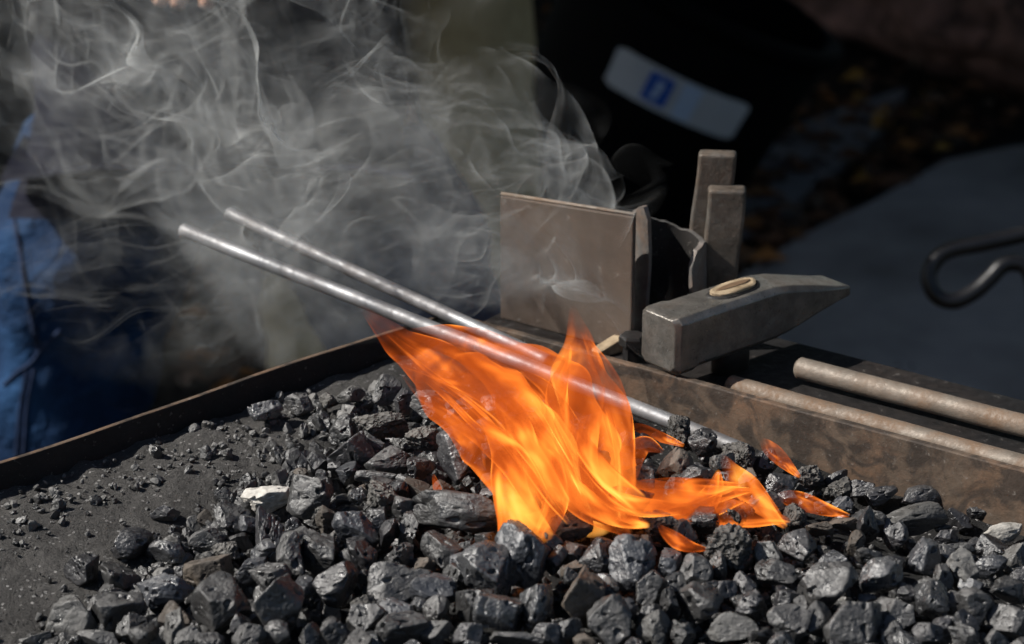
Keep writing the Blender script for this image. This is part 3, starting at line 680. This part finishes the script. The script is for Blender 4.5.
f += [tuple(range(8))[::-1], tuple(range((len(prof) - 1) * 8, len(prof) * 8))]
bm = bmesh.new()
for q in v: bm.verts.new(q)
bm.verts.ensure_lookup_table()
for q in f: bm.faces.new([bm.verts[i] for i in q])
hd = bevel(bm_obj('head', bm, M['hammer'], ham), .0014, 3); hd.data.polygons.foreach_set('use_smooth', [True] * len(hd.data.polygons))
hd.modifiers.new('wn', 'WEIGHTED_NORMAL')
# handle end in the eye, and the handle going down behind the rim
hx, hy = .062, hw_ / 2
def oval(rx, ry, z0, z1, n=32, dome=0, taper=1.0):
    v = []; f = []
    for z, s in ((z0, taper), (z1 - .0006, 1.0), (z1, .9)):
        for k in range(n):
            t = 2 * math.pi * k / n; jt = 1 + .06 * math.sin(2 * t + 1) + .035 * math.sin(5 * t); v.append((hx + rx * s * jt * math.cos(t), hy + ry * s * jt * math.sin(t), z + dome * math.sin(3 * t)))
    for i in range(2):
        for k in range(n): a = i * n + k; b = i * n + (k + 1) % n; f.append((a, b, b + n, a + n))
    f += [tuple(range(n))[::-1], tuple(range(2 * n, 3 * n))]; return v, f
v, f = oval(.0175, .0082, hh_ * .7, hh_ * .985 + .0030, dome=.0003); he = mesh_obj('handle_end', v, f, M['wood'], ham)
v, f = oval(.0205, .0102, hh_ * .8, hh_ * .985 + .0010); mesh_obj('eye_rim', v, f, M['black_steel'], hd, True)
v, f = [], []
v, f = oval(.014, .0030, hh_ * .8, hh_ * .985 + .0036); mesh_obj('wedge', v, f, M['wood_dark'], he)
# the handle passes through a notch beyond the rim: short stub above shelf
v, f = oval(.014, .0085, -(RIM + .001 - SH) + .0005, .004); mesh_obj('handle', v, f, M['handle'], ham, True)

# ------------------------------------------------------------------ broken pipe and upright bars behind the hammer
pc = P(668, 330, SH); d_p = depth(pc); pr_ = 37 / (F / d_p); th = .0035
pipe = empty('pipe_stub', pc); tag(pipe, 'short torn steel pipe standing open at the front behind the hammer', 'pipe')
v = []; f = []; na, nz = 72, 30; a0, a1 = R(-90 + 34), R(270 - 40); hp = .083
for i in range(na + 1):
    t = a0 + (a1 - a0) * i / na; fi = i / na
    top = hp * float(np.interp(fi, [0, .04, .12, .25, .45, .62, .80, .92, .97, 1], [.60, .72, .76, .70, .74, .84, .93, 1.04, 1.08, .98])) + .0022 * float(pn(np.array([[fi * 22, .3, .7]]))[0])
    for j in range(nz + 1):
        z = top * j / nz; bulge = 1 + .05 * math.sin(z * 90) * (1 if fi > .85 or fi < .15 else .3) - .10 * max(0, z / hp - .5) * (fi < .3)
        for rr0 in (pr_ * bulge, (pr_ - th) * bulge): v.append((rr0 * math.cos(t), rr0 * math.sin(t), z))
def vi(i, j, s): return (i * (nz + 1) + j) * 2 + s
for i in range(na):
    for j in range(nz):
        f.append((vi(i, j, 0), vi(i + 1, j, 0), vi(i + 1, j + 1, 0), vi(i, j + 1, 0))); f.append((vi(i, j, 1), vi(i, j + 1, 1), vi(i + 1, j + 1, 1), vi(i + 1, j, 1)))
    f.append((vi(i, nz, 0), vi(i + 1, nz, 0), vi(i + 1, nz, 1), vi(i, nz, 1))); f.append((vi(i, 0, 0), vi(i, 0, 1), vi(i + 1, 0, 1), vi(i + 1, 0, 0)))
for j in range(nz):
    f.append((vi(0, j, 0), vi(0, j + 1, 0), vi(0, j + 1, 1), vi(0, j, 1))); f.append((vi(na, j, 0), vi(na, j, 1), vi(na, j + 1, 1), vi(na, j + 1, 0)))
wall = mesh_obj('wall', v, f, M['pipe'], pipe, True)
wall.modifiers.new('es', 'EDGE_SPLIT').split_angle = R(40); wall.data.materials.append(M['soot_murk'])
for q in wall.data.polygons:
    if q.normal.x * q.center.x + q.normal.y * q.center.y < -.5 * pr_: q.material_index = 1  # inner faces painted near black as the shade inside the pipe
v, f = lathe([(0, .004), (pr_ * .9, .004), (pr_ * .93, .010), (0, .014)], 40); mesh_obj('bottom_disc', v, f, M['rod'], pipe, True)
def upright(pxb, pyb, z0, w0, w1, topy, lean, thick, label, yaw=0):
    b = P(pxb, pyb, z0); d = depth(b); s = F / d; hgt = (pyb - topy) / s / math.cos(PIT)
    o = empty('flat_bar', b, yaw); tag(o, label, 'steel bar', 'flat bars standing behind the hammer')
    bm = bmesh.new(); n = 14; rows = []
    for i in range(n + 1):
        t = i / n; w = (w0 + (w1 - w0) * min(1, t * 1.6)) / 2 / s; c = lean * t / s
        wv = .0006 * math.sin(t * 9)
        rows.append([bm.verts.new((c + sx * w + wv, sy * thick / 2, hgt * t)) for sx, sy in ((-1, -1), (1, -1), (1, 1), (-1, 1))])
    for a, b_ in zip(rows, rows[1:]):
        for k in range(4): bm.faces.new((a[k], a[(k + 1) % 4], b_[(k + 1) % 4], b_[k]))
    bm.faces.new(rows[0][::-1]); bm.faces.new(rows[-1])
    q = bevel(bm_obj('bar_body', bm, M['bar'], o), .0022, 3); 
    return o
upright(699, 316, SH, 32, 37, 156, 13, .012, 'taller of the two flat steel bars standing behind the hammer', R(-6))
upright(718, 322, SH, 26, 37, 190, 4, .014, 'shorter flat steel bar in front of the taller upright bar', R(-4))
# brown plate behind the fire
def up_to(b, y):
    lo, hi = 0, .4
    for _ in range(50):
        m_ = (lo + hi) / 2; r_ = b + np.array([0, 0, m_]) - CAM
        if 322 - F * (r_ @ UP) / (r_ @ FW) > y: lo = m_
        else: hi = m_
    return lo
pa = PL0; pb = on_line(.045, 631); ha, hb = up_to(pa, 196), up_to(pb, 217)
dv = (pb - pa) / np.linalg.norm(pb - pa); Lp = np.linalg.norm(pb - pa)
pl = empty('steel_plate', pa, math.atan2(dv[1], dv[0])); tag(pl, 'dull brown steel plate standing upright behind the flames', 'plate')
bm = bmesh.new(); box_bm((-.0, 0, 0), (Lp, .004, .09), bm)
for q in bm.verts:
    if q.co.z > .05: q.co.z = ha if q.co.x < .01 else hb
bevel(bm_obj('sheet', bm, M['plate'], pl), .001)
v, f = tube([(0, .002, ha + .001), (Lp, .002, hb + .001)], .0013, 10); mesh_obj('rolled_edge', v, f, M['rod'], pl, True)
# pale wedge added for the sunlit foot of the plate, and a bolt on the rim by the hammer
wb = P(612, 352, SH); wd_ = empty('lit_foot_wedge', wb, R(35)); tag(wd_, 'small pale wedge added as the lit plate foot beside the hammer face', 'wedge')
bm = bmesh.new(); box_bm((-.013, -.0045, 0), (.013, .0045, .012), bm)
for q in bm.verts:
    if q.co.x < 0: q.co.z *= .35
bevel(bm_obj('wedge_body', bm, M['wood'], wd_), .001)
bb = P(632, 360, SH); v, f = lathe([(0, 0), (.006, 0), (.006, .010), (.0085, .0105), (.0085, .0155), (.0075, .017), (.003, .0175), (0, .0175)], 6)
tag(mesh_obj('bolt', v, f, M['shelf'], None, False, bb), 'stubby rusty bolt standing left of the hammer face', 'bolt')

# ------------------------------------------------------------------ fire
def flame_mat():
    m = NT('flame'); uv = m.n('ShaderNodeUVMap', uv_map='UVMap').outputs[0]; sep = m.n('ShaderNodeSeparateXYZ'); m.l(uv, sep.inputs[0]); u, vv = sep.outputs[0], sep.outputs[1]
    p = m.pos(); geo = m.n('ShaderNodeNewGeometry')
    dt = m.n('ShaderNodeVectorMath', operation='DOT_PRODUCT'); m.l(geo.outputs['Normal'], dt.inputs[0]); m.l(geo.outputs['Incoming'], dt.inputs[1]); c = m.math('ABSOLUTE', dt.outputs['Value'])
    info = m.n('ShaderNodeObjectInfo').outputs['Random']; heat = m.n('ShaderNodeAttribute', attribute_name='heat').outputs['Fac']
    cmb = m.n('ShaderNodeCombineXYZ'); m.l(m.math('MULTIPLY', u, 1.5), cmb.inputs[0]); m.l(vv, cmb.inputs[1]); m.l(m.math('MULTIPLY', info, 30.0), cmb.inputs[2])
    st = m.noise(cmb.outputs[0], 1.6, 2, .45, .8); st2 = m.noise(p, 20, 2, .5, 1.0)
    # a thin glowing sheet: optical depth grows where it is seen edge-on
    tau = m.math('DIVIDE', m.math('MULTIPLY', m.ramp(st, [(.32, .18), (.50, .5), (.68, 1.0)]), 1.25), m.math('MAXIMUM', c, .12))
    ends = m.math('MULTIPLY', m.ramp(u, [(0, .0), (.10, .8), (.40, 1.0), (.62, .6), (.84, .22), (1, .0)]), m.ramp(st2, [(.34, .22), (.58, 1.0)]))
    tau = m.math('MULTIPLY', tau, ends); tau = m.math('MULTIPLY', tau, m.ramp(c, [(0, 0.0), (.18, .10), (.65, 1.0)]))
    at = m.n('ShaderNodeAttribute', attribute_name='thick').outputs['Fac']; tau = m.math('MULTIPLY', tau, at)
    al = m.math('SUBTRACT', 1.0, m.math('POWER', 2.718, m.math('MULTIPLY', tau, -1.0)))
    hv = m.math('MULTIPLY_ADD', m.math('SUBTRACT', st, .5), 1.9, .53); hv = m.math('MULTIPLY_ADD', m.math('SUBTRACT', 1.0, c), .30, hv)
    hv = m.math('MULTIPLY_ADD', m.math('SUBTRACT', heat, .45), 1.3, hv); hv = m.math('MULTIPLY_ADD', m.math('SUBTRACT', .5, u), .42, hv); hv = m.math('MULTIPLY_ADD', m.math('SUBTRACT', st2, .5), 1.3, hv)
    hv = m.math('MINIMUM', m.math('MAXIMUM', hv, 0.0), 1.0)
    col = m.ramp(hv, [(.0, (.80, .125, .016)), (.32, (1, .22, .026)), (.58, (1, .36, .05)), (1, (1, .52, .13))])
    em = m.n('ShaderNodeEmission'); m.l(col, em.inputs[0]); m.l(m.math('MULTIPLY', al, m.math('MULTIPLY_ADD', hv, 1.25, .45)), em.inputs[1])
    tr_ = m.n('ShaderNodeBsdfTransparent'); ab = m.math('MULTIPLY_ADD', al, -.72, 1.0); cb_ = m.n('ShaderNodeCombineColor')
    for k in range(3): m.l(ab, cb_.inputs[k])
    m.l(cb_.outputs[0], tr_.inputs[0]); ad = m.n('ShaderNodeAddShader'); m.l(tr_.outputs[0], ad.inputs[0]); m.l(em.outputs[0], ad.inputs[1]); m.l(ad.outputs[0], m.out.inputs[0]); m.m.cycles.emission_sampling = 'NONE'; return m.m
M['flame'] = flame_mat()
def flame(name, ctrl, d0, d1, parent=None, heat=.5, thick=1.0, flat=.45, seed=0, warp=.0095, nu=110, nv=40):
    c = np.array(ctrl, float); s = spline(c, nu); dd = np.linspace(d0, d1, nu); pts = np.array([Q(a[0], a[1], b) for a, b in zip(s, dd)]); wpx = np.maximum(s[:, 2], .6) / (F / dd)
    T = np.gradient(pts, axis=0); T /= np.linalg.norm(T, axis=1)[:, None]
    N = np.tile(-FW, (nu, 1)); A = np.cross(T, N); A /= np.linalg.norm(A, axis=1)[:, None]; B = np.cross(A, T)
    th_ = np.linspace(0, 2 * np.pi, nv + 1); v = (pts[:, None, :] + (wpx[:, None] * np.cos(th_))[..., None] * A[:, None, :] + (wpx[:, None] * flat * np.sin(th_))[..., None] * B[:, None, :]).reshape(-1, 3)
    o = np.array([seed * 3.7, seed * 1.3, 0]); amp = warp * np.repeat(np.clip(wpx / .02, .15, 1.3), nv + 1)
    dsp = np.stack([fbm(v * 22 + o + k * 31, 2) for k in range(3)], 1) * amp[:, None]
    dsp += np.stack([pn(v * 55 + o + k * 31) for k in range(3)], 1) * amp[:, None] * .35
    # wrap: last column equals first by construction of a smooth field
    v = v + dsp
    f = [(i * (nv + 1) + k, i * (nv + 1) + k + 1, (i + 1) * (nv + 1) + k + 1, (i + 1) * (nv + 1) + k) for i in range(nu - 1) for k in range(nv)]
    lp = Vector((0, 0, 0)) if parent is None else parent.location
    base = pts[0] if parent is None else np.array(lp)
    ob = mesh_obj(name, v - base, f, M['flame'], parent, True)
    if parent is None: ob.location = tuple(base)
    me = ob.data; uvl = me.uv_layers.new(name='UVMap'); uvs = np.zeros((len(f), 4, 2))
    idx = np.array(f); ii, kk_ = idx // (nv + 1), idx % (nv + 1); uvs[..., 0] = ii / (nu - 1); uvs[..., 1] = np.abs(kk_ / nv * 2 - 1) * 1.25; uvl.data.foreach_set('uv', uvs.ravel().astype(np.float32))
    for nm, val in (('heat', heat), ('thick', thick)):
        a_ = me.attributes.new(nm, 'FLOAT', 'POINT'); a_.data.foreach_set('value', np.full(len(v), val, np.float32))
    return ob
fb = on_heap(585, 520); fire = empty('fire', fb); tag(fire, 'large orange coal fire with its flames blown to the left', 'fire')
db = depth(fb)
TG = [
 ([(575, 525, 24), (540, 478, 44), (495, 418, 45), (445, 380, 36), (405, 348, 20), (378, 325, 9), (361, 305, 2)], 0, .16, .42, 1.5),
 ([(605, 525, 20), (580, 468, 42), (548, 405, 46), (500, 362, 30), (455, 340, 16), (410, 333, 5)], .03, .18, .50, 1.5),
 ([(610, 510, 24), (602, 445, 36), (586, 385, 32), (578, 345, 16), (572, 308, 3)], .05, .15, .46, 1.0),
 ([(628, 500, 9), (622, 445, 12), (612, 398, 15), (596, 358, 9), (578, 330, 2)], .04, .12, .44, .9),
 ([(524, 535, 26), (513, 500, 21), (506, 462, 15), (492, 432, 8), (478, 415, 2)], -.02, .03, .62, 1.5),
 ([(545, 536, 10), (557, 500, 11), (550, 458, 12), (526, 418, 10), (498, 392, 4)], -.02, .05, .72, 1.5),
 ([(630, 535, 3), (592, 510, 14), (560, 482, 15), (528, 442, 16), (500, 400, 12), (455, 368, 4)], -.03, .06, .62, 1.5),
 ([(752, 490, 2), (705, 494, 11), (655, 500, 20), (608, 484, 28), (575, 440, 22), (560, 400, 6)], .03, .08, .56, 1.6),
 ([(664, 453, 1.5), (647, 446, 9), (633, 456, 13), (622, 484, 14), (610, 510, 6)], .06, .04, .40, 1.0),
 ([(684, 446, 1.5), (662, 438, 5), (642, 430, 6), (628, 426, 3)], .12, .10, .30, .8),
 ([(785, 528, 3), (760, 502, 12), (738, 478, 12), (722, 455, 3)], .02, .07, .34, .7),
 ([(768, 492, 2), (730, 500, 10), (690, 512, 11), (650, 515, 14), (610, 500, 10)], .0, .04, .42, .9),
 ([(790, 520, 2), (760, 516, 10), (720, 512, 15), (670, 508, 18), (620, 505, 16), (590, 480, 6)], .0, .04, .46, 1.1),
 ([(742, 486, 2), (715, 488, 9), (680, 490, 13), (645, 494, 15), (612, 490, 12), (590, 470, 4)], .02, .05, .60, 1.3),
 ([(720, 470, 2), (716, 488, 9), (704, 504, 12), (680, 514, 10), (650, 520, 4)], .02, .04, .40, .9),
 ([(650, 526, 3), (618, 516, 12), (590, 496, 16), (565, 468, 14), (548, 440, 6)], -.03, .02, .78, 1.2),
 ([(590, 515, 10), (575, 470, 12), (560, 430, 14), (556, 395, 11), (566, 362, 5), (570, 345, 2)], .0, .08, .66, 1.2),
 ([(622, 520, 8), (596, 490, 12), (586, 450, 11), (594, 410, 9), (604, 380, 4)], .0, .06, .66, 1.2),
 ([(560, 505, 12), (530, 455, 14), (508, 410, 12), (470, 385, 10), (430, 372, 5), (400, 365, 2)], -.01, .08, .56, 1.0),
 ([(540, 500, 14), (512, 462, 16), (482, 432, 14), (448, 412, 9), (420, 392, 3)], -.03, .05, .58, 1.0),
 ([(480, 470, 6), (470, 440, 10), (450, 420, 10), (425, 400, 5), (402, 372, 2)], 0, .08, .5, .8),
 ([(640, 505, 10), (600, 470, 11), (570, 425, 9), (545, 388, 6), (520, 370, 2)], -.02, .05, .70, 1.2),
 ([(680, 508, 6), (640, 506, 10), (600, 490, 9), (566, 455, 7), (545, 420, 2)], -.03, .03, .74, 1.2),
]
for k, (c, a, b, ht, tk) in enumerate(TG): flame('flame', c, db + a * .7 - .02, db + b * .75 - .01, fire, ht, tk, seed=k)
# fine filaments that follow the same flow
for k in range(8):
    c = np.array(TG[random.choice([0, 1, 2, 1, 7, 0])][0], float); o_ = random.uniform(-.75, .75); t0 = random.uniform(0, .35); s = spline(c, 40)[int(t0 * 40):int(40 * random.uniform(.65, .95))][::5]
    tg = np.gradient(s[:, :2], axis=0); tg /= np.linalg.norm(tg, axis=1)[:, None]; nn = np.stack([-tg[:, 1], tg[:, 0]], 1)
    q = s.copy(); q[:, :2] += nn * (s[:, 2] * o_)[:, None]; q[:, 2] = np.linspace(6, 2, len(q)) * random.uniform(.6, 1.3); q[0, 2] = 2; q[-1, 2] = 1
    flame('flame', q, db + random.uniform(-.04, .02), db + random.uniform(.02, .1), fire, random.uniform(.6, .8), random.uniform(.7, 1.2), seed=40 + k, nu=80, nv=20)
def small(c, label, ht=.45, tk=2.2):
    b = on_heap(c[0][0], c[0][1], .004); o = flame('flame', c, depth(b) - .012, depth(b) - .006, None, ht, tk, seed=70 + len(label), warp=.007, nu=60, nv=24); tag(o, label, 'flame', 'small flames apart from the main fire')
small([(850, 516, 1.5), (830, 511, 6), (808, 505, 9), (790, 499, 8), (776, 496, 2)], 'small flat orange flame licking furthest to the right', .46, .75)
small([(800, 477, 1.5), (790, 468, 5), (778, 456, 8), (768, 446, 7), (762, 438, 2)], 'small orange flame alone just below the right rim', .46, .75)
small([(706, 549, 1.5), (690, 546, 6), (676, 540, 8), (664, 531, 5), (659, 525, 1.5)], 'small bright flame lowest in front of the main fire', .58, 1.5)
small([(436, 497, 2), (437, 490, 4), (435, 483, 3.5), (432, 474, 1)], 'tiny orange flame left of the main fire', .42, 1.4)

# ------------------------------------------------------------------ smoke
def smoke_mat():
    m = NT('smoke'); geo = m.n('ShaderNodeNewGeometry')
    dt = m.n('ShaderNodeVectorMath', operation='DOT_PRODUCT'); m.l(geo.outputs['Normal'], dt.inputs[0]); m.l(geo.outputs['Incoming'], dt.inputs[1]); c = m.math('ABSOLUTE', dt.outputs['Value'])
    den = m.n('ShaderNodeAttribute', attribute_name='soot_murk').outputs['Fac']
    tau = m.math('DIVIDE', den, m.math('MAXIMUM', c, .36))
    al = m.math('SUBTRACT', 1.0, m.math('POWER', 2.718, m.math('MULTIPLY', tau, -1.0)))
    # a sheet of fine droplets scatters to every side alike, so its facing does not matter
    nv = m.n('ShaderNodeCombineXYZ'); nv.inputs[0].default_value, nv.inputs[1].default_value, nv.inputs[2].default_value = SUN_DIR
    df = m.n('ShaderNodeBsdfDiffuse'); df.inputs[0].default_value = (.56, .575, .57, 1); 
    tl = m.n('ShaderNodeBsdfTranslucent'); tl.inputs[0].default_value = (.56, .575, .57, 1)
    m2 = m.n('ShaderNodeMixShader', i_0=.5); m.l(df.outputs[0], m2.inputs[1]); m.l(tl.outputs[0], m2.inputs[2])
    tr_ = m.n('ShaderNodeBsdfTransparent'); mx = m.n('ShaderNodeMixShader'); m.l(al, mx.inputs[0]); m.l(tr_.outputs[0], mx.inputs[1]); m.l(m2.outputs[0], mx.inputs[2]); m.l(mx.outputs[0], m.out.inputs[0]); return m.m
ELEV = R(44); sh_ = np.array([-.97, -.06]); sh_ /= np.linalg.norm(sh_)
SUN_DIR = (sh_[0] * math.cos(ELEV), sh_[1] * math.cos(ELEV), math.sin(ELEV))
M['smoke'] = smoke_mat()
def curl(p, sc_, o):
    e = 1e-2; q = p * sc_ + o; n = len(q); dx, dy, dz = np.eye(3) * e
    plan = [(2, dy), (1, dz), (0, dz), (2, dx), (1, dx), (0, dy)]
    r = pn(np.concatenate([q + s_ * v + 53.1 * k for k, v in plan for s_ in (1, -1)])).reshape(6, 2, n)
    d = (r[:, 0] - r[:, 1]) / (2 * e)
    return np.stack([d[0] - d[1], d[2] - d[3], d[4] - d[5]], 1)
SV, SF, SD = [], [], []
def smoke_sheet(line, dep, wind, steps, h, seed, tau, wind2=None, turb=(1.0, .5), scl=(7, 17), grow=1.0, n=340, o=None, fade=.15, drift=None):
    c = spline(np.array(line, float), n); dd = np.linspace(dep[0], dep[1], n); p = np.array([Q(a[0], a[1], b) for a, b in zip(c, dd)]); grid = [p.copy()]
    off = (np.array([3.1, 7.7, 1.9]) * seed) if o is None else o
    w2 = None if wind2 is None else wind2[0] * RT + wind2[1] * UP + wind2[2] * FW
    wv = wind[0] * RT + wind[1] * UP + wind[2] * FW
    for s in range(steps):
        t = s / steps; a = min(1, .2 + t * 2.2) * grow
        v = (wv * (1 - .35 * t) if wind2 is None else wv + (w2 - wv) * smooth01(t * 1.3)) + a * (turb[0] * curl(p, scl[0], off) + turb[1] * curl(p, scl[1], off + 9))
        p = p + v * h; grid.append(p.copy())
    g = np.array(grid); m_, n_ = g.shape[:2]
    ex = np.linalg.norm(np.diff(g, axis=1), axis=2); ey = np.linalg.norm(np.diff(g, axis=0), axis=2)
    cr = np.linalg.norm(np.cross(np.diff(g, axis=1)[:-1], np.diff(g, axis=0)[:, :-1]), axis=2); a0 = np.median(cr[:5])
    den = np.zeros((m_, n_)); k = np.clip(a0 / np.maximum(cr, a0 * .05), 0, 2.2) ** .75
    den[:-1, :-1] += k; den[1:, 1:] += k; den *= .5; den[:, -1] = 0; den[:, 0] = 0
    fx = np.minimum(np.linspace(0, 1, n_), np.linspace(1, 0, n_)); ft = np.linspace(0, 1, m_)
    den *= smooth01(fx / fade)[None, :] * (smooth01(ft / .12) * smooth01((1 - ft) / .35))[:, None] * tau
    fl = g.reshape(-1, 3); nz_ = fbm(fl * [16, 16, 16] + seed, 3) ; nz2 = fbm(fl * 55 + seed, 2)
    den = (den.ravel() * np.clip(.52 + 1.9 * nz_ + 1.0 * nz2, .05, 1.9)).reshape(den.shape)
    rr0 = fl - CAM; dd0 = rr0 @ FW; xx = (512 + F * (rr0 @ RT) / dd0).reshape(den.shape); yy = (322 - F * (rr0 @ UP) / dd0).reshape(den.shape)
    far = (xx < -130) | (yy < -130); den[far] = 0
    b = len(SV); SV.extend(g.reshape(-1, 3)); SD.extend(den.ravel())
    I, J = np.meshgrid(np.arange(m_ - 1), np.arange(n_ - 1), indexing='ij'); i0 = (b + I * n_ + J).ravel(); 
    dq = np.maximum(np.maximum(den[:-1, :-1], den[1:, :-1]), np.maximum(den[:-1, 1:], den[1:, 1:])).ravel()
    SF.extend(np.stack([i0, i0 + 1, i0 + n_ + 1, i0 + n_], 1)[dq > .0025].tolist())
D1, D2 = 1.55, 1.75
S = 0
for k in range(10):      # broad drift from the fire to the upper left
    S += 1; y0 = 345 + 8 * k
    smoke_sheet([(225 + 12 * k, y0 + 30, 0), (390, y0 - 20, 0), (585 - 15 * k, y0 - 70, 0)], (D1 - .14 + .05 * k, D1 - .04 + .04 * k), (-.110 - .014 * k, .225, .05), 180, .0115, S, .074, turb=(.13, .085), scl=(8, 23))
for k in range(4):      # thinner column over the jeans
    S += 1; smoke_sheet([(60 + 34 * k, 395 + 8 * k, 0), (230 + 22 * k, 390 - 5 * k, 0), (410, 345, 0)], (1.72, 1.62), (-.07 - .012 * k, .135, .03), 180, .0115, 30 + S, .018, turb=(.10, .055), scl=(9, 24))
for k in range(9):      # rolling plume that curls over the brown plate
    S += 1; smoke_sheet([(470 + 12 * k, 335 - 5 * k, 0), (570 + 2 * k, 300 - 13 * k, 0), (638 - 4 * k, 240 + 9 * k, 0)], (1.50, 1.50 + .02 * k), (-.04, .118, .03), 160, .0105, 60 + S, .082, wind2=(-.27, -.045, .05), turb=(.16, .085), scl=(11, 27))
for k in range(3):      # thin veil in front of the brown plate
    S += 1; smoke_sheet([(440 + 10 * k, 352, 0), (540, 335 - 10 * k, 0), (640 - 8 * k, 318 - 12 * k, 0)], (1.40 + .02 * k, 1.38 + .03 * k), (-.085, .125, .02), 130, .010, 120 + S, .045, turb=(.11, .06), scl=(10, 25))
smoke_sheet([(645, 300, 0), (655, 300, 0), (675, 310, 0)], (1.50, 1.50), (-.05, .11, .0), 70, .009, 91, .030, turb=(.07, .04), scl=(12, 24))
smoke_sheet([(655, 232, 0), (666, 236, 0), (684, 240, 0), (694, 262, 0)], (1.50, 1.52), (-.22, .03, .02), 110, .009, 95, .045, turb=(.06, .03), scl=(10, 23))
print('smoke faces', len(SF))
me = bpy.data.meshes.new('smoke'); me.from_pydata([tuple(q) for q in np.array(SV).tolist()], [], SF); me.polygons.foreach_set('use_smooth', [True] * len(SF)); me.materials.append(M['smoke'])
a_ = me.attributes.new('soot_murk', 'FLOAT', 'POINT'); a_.data.foreach_set('value', np.array(SD, np.float32)); so = link(bpy.data.objects.new('smoke', me)); tag(so, 'grey curling smoke drifting up to the left from the fire', 'smoke', kind='stuff')

# ------------------------------------------------------------------ light, sky, camera
sun = bpy.data.lights.new('sun', 'SUN'); sun.energy = 5.0; sun.angle = R(.5); sun.color = (1, .955, .89); so_ = link(bpy.data.objects.new('sun', sun))
so_.rotation_euler = Vector(SUN_DIR).to_track_quat('Z', 'Y').to_euler()
w = bpy.data.worlds.new('World'); sc.world = w; w.use_nodes = True; nt = w.node_tree; bg = nt.nodes['Background']
sky = nt.nodes.new('ShaderNodeTexSky'); sky.sky_type = 'NISHITA'; sky.sun_disc = False; sky.sun_elevation = ELEV; sky.sun_rotation = math.atan2(SUN_DIR[0], SUN_DIR[1]); nt.links.new(sky.outputs[0], bg.inputs[0]); bg.inputs[1].default_value = .05
cam = bpy.data.cameras.new('camera'); cam.sensor_width = 36; cam.lens = 36 * F / W; cam.clip_start = .05; cam.clip_end = 500; co = link(bpy.data.objects.new('camera', cam)); co.location = tuple(CAM); co.rotation_euler = (math.pi / 2 - PIT, 0, 0)
cam.dof.use_dof = True; cam.dof.focus_distance = 1.33; cam.dof.aperture_fstop = 10
sc.camera = co
sc.view_settings.view_transform = 'Standard'; sc.view_settings.look = 'None'; sc.view_settings.exposure = .45; sc.view_settings.gamma = 1
sc.render.engine = 'CYCLES'; cy = sc.cycles; cy.transparent_max_bounces = 80; cy.max_bounces = 3; cy.diffuse_bounces = 1; cy.glossy_bounces = 2; cy.transmission_bounces = 2; cy.use_denoising = True; cy.use_adaptive_sampling = True; cy.adaptive_threshold = .05; cy.adaptive_min_samples = 16
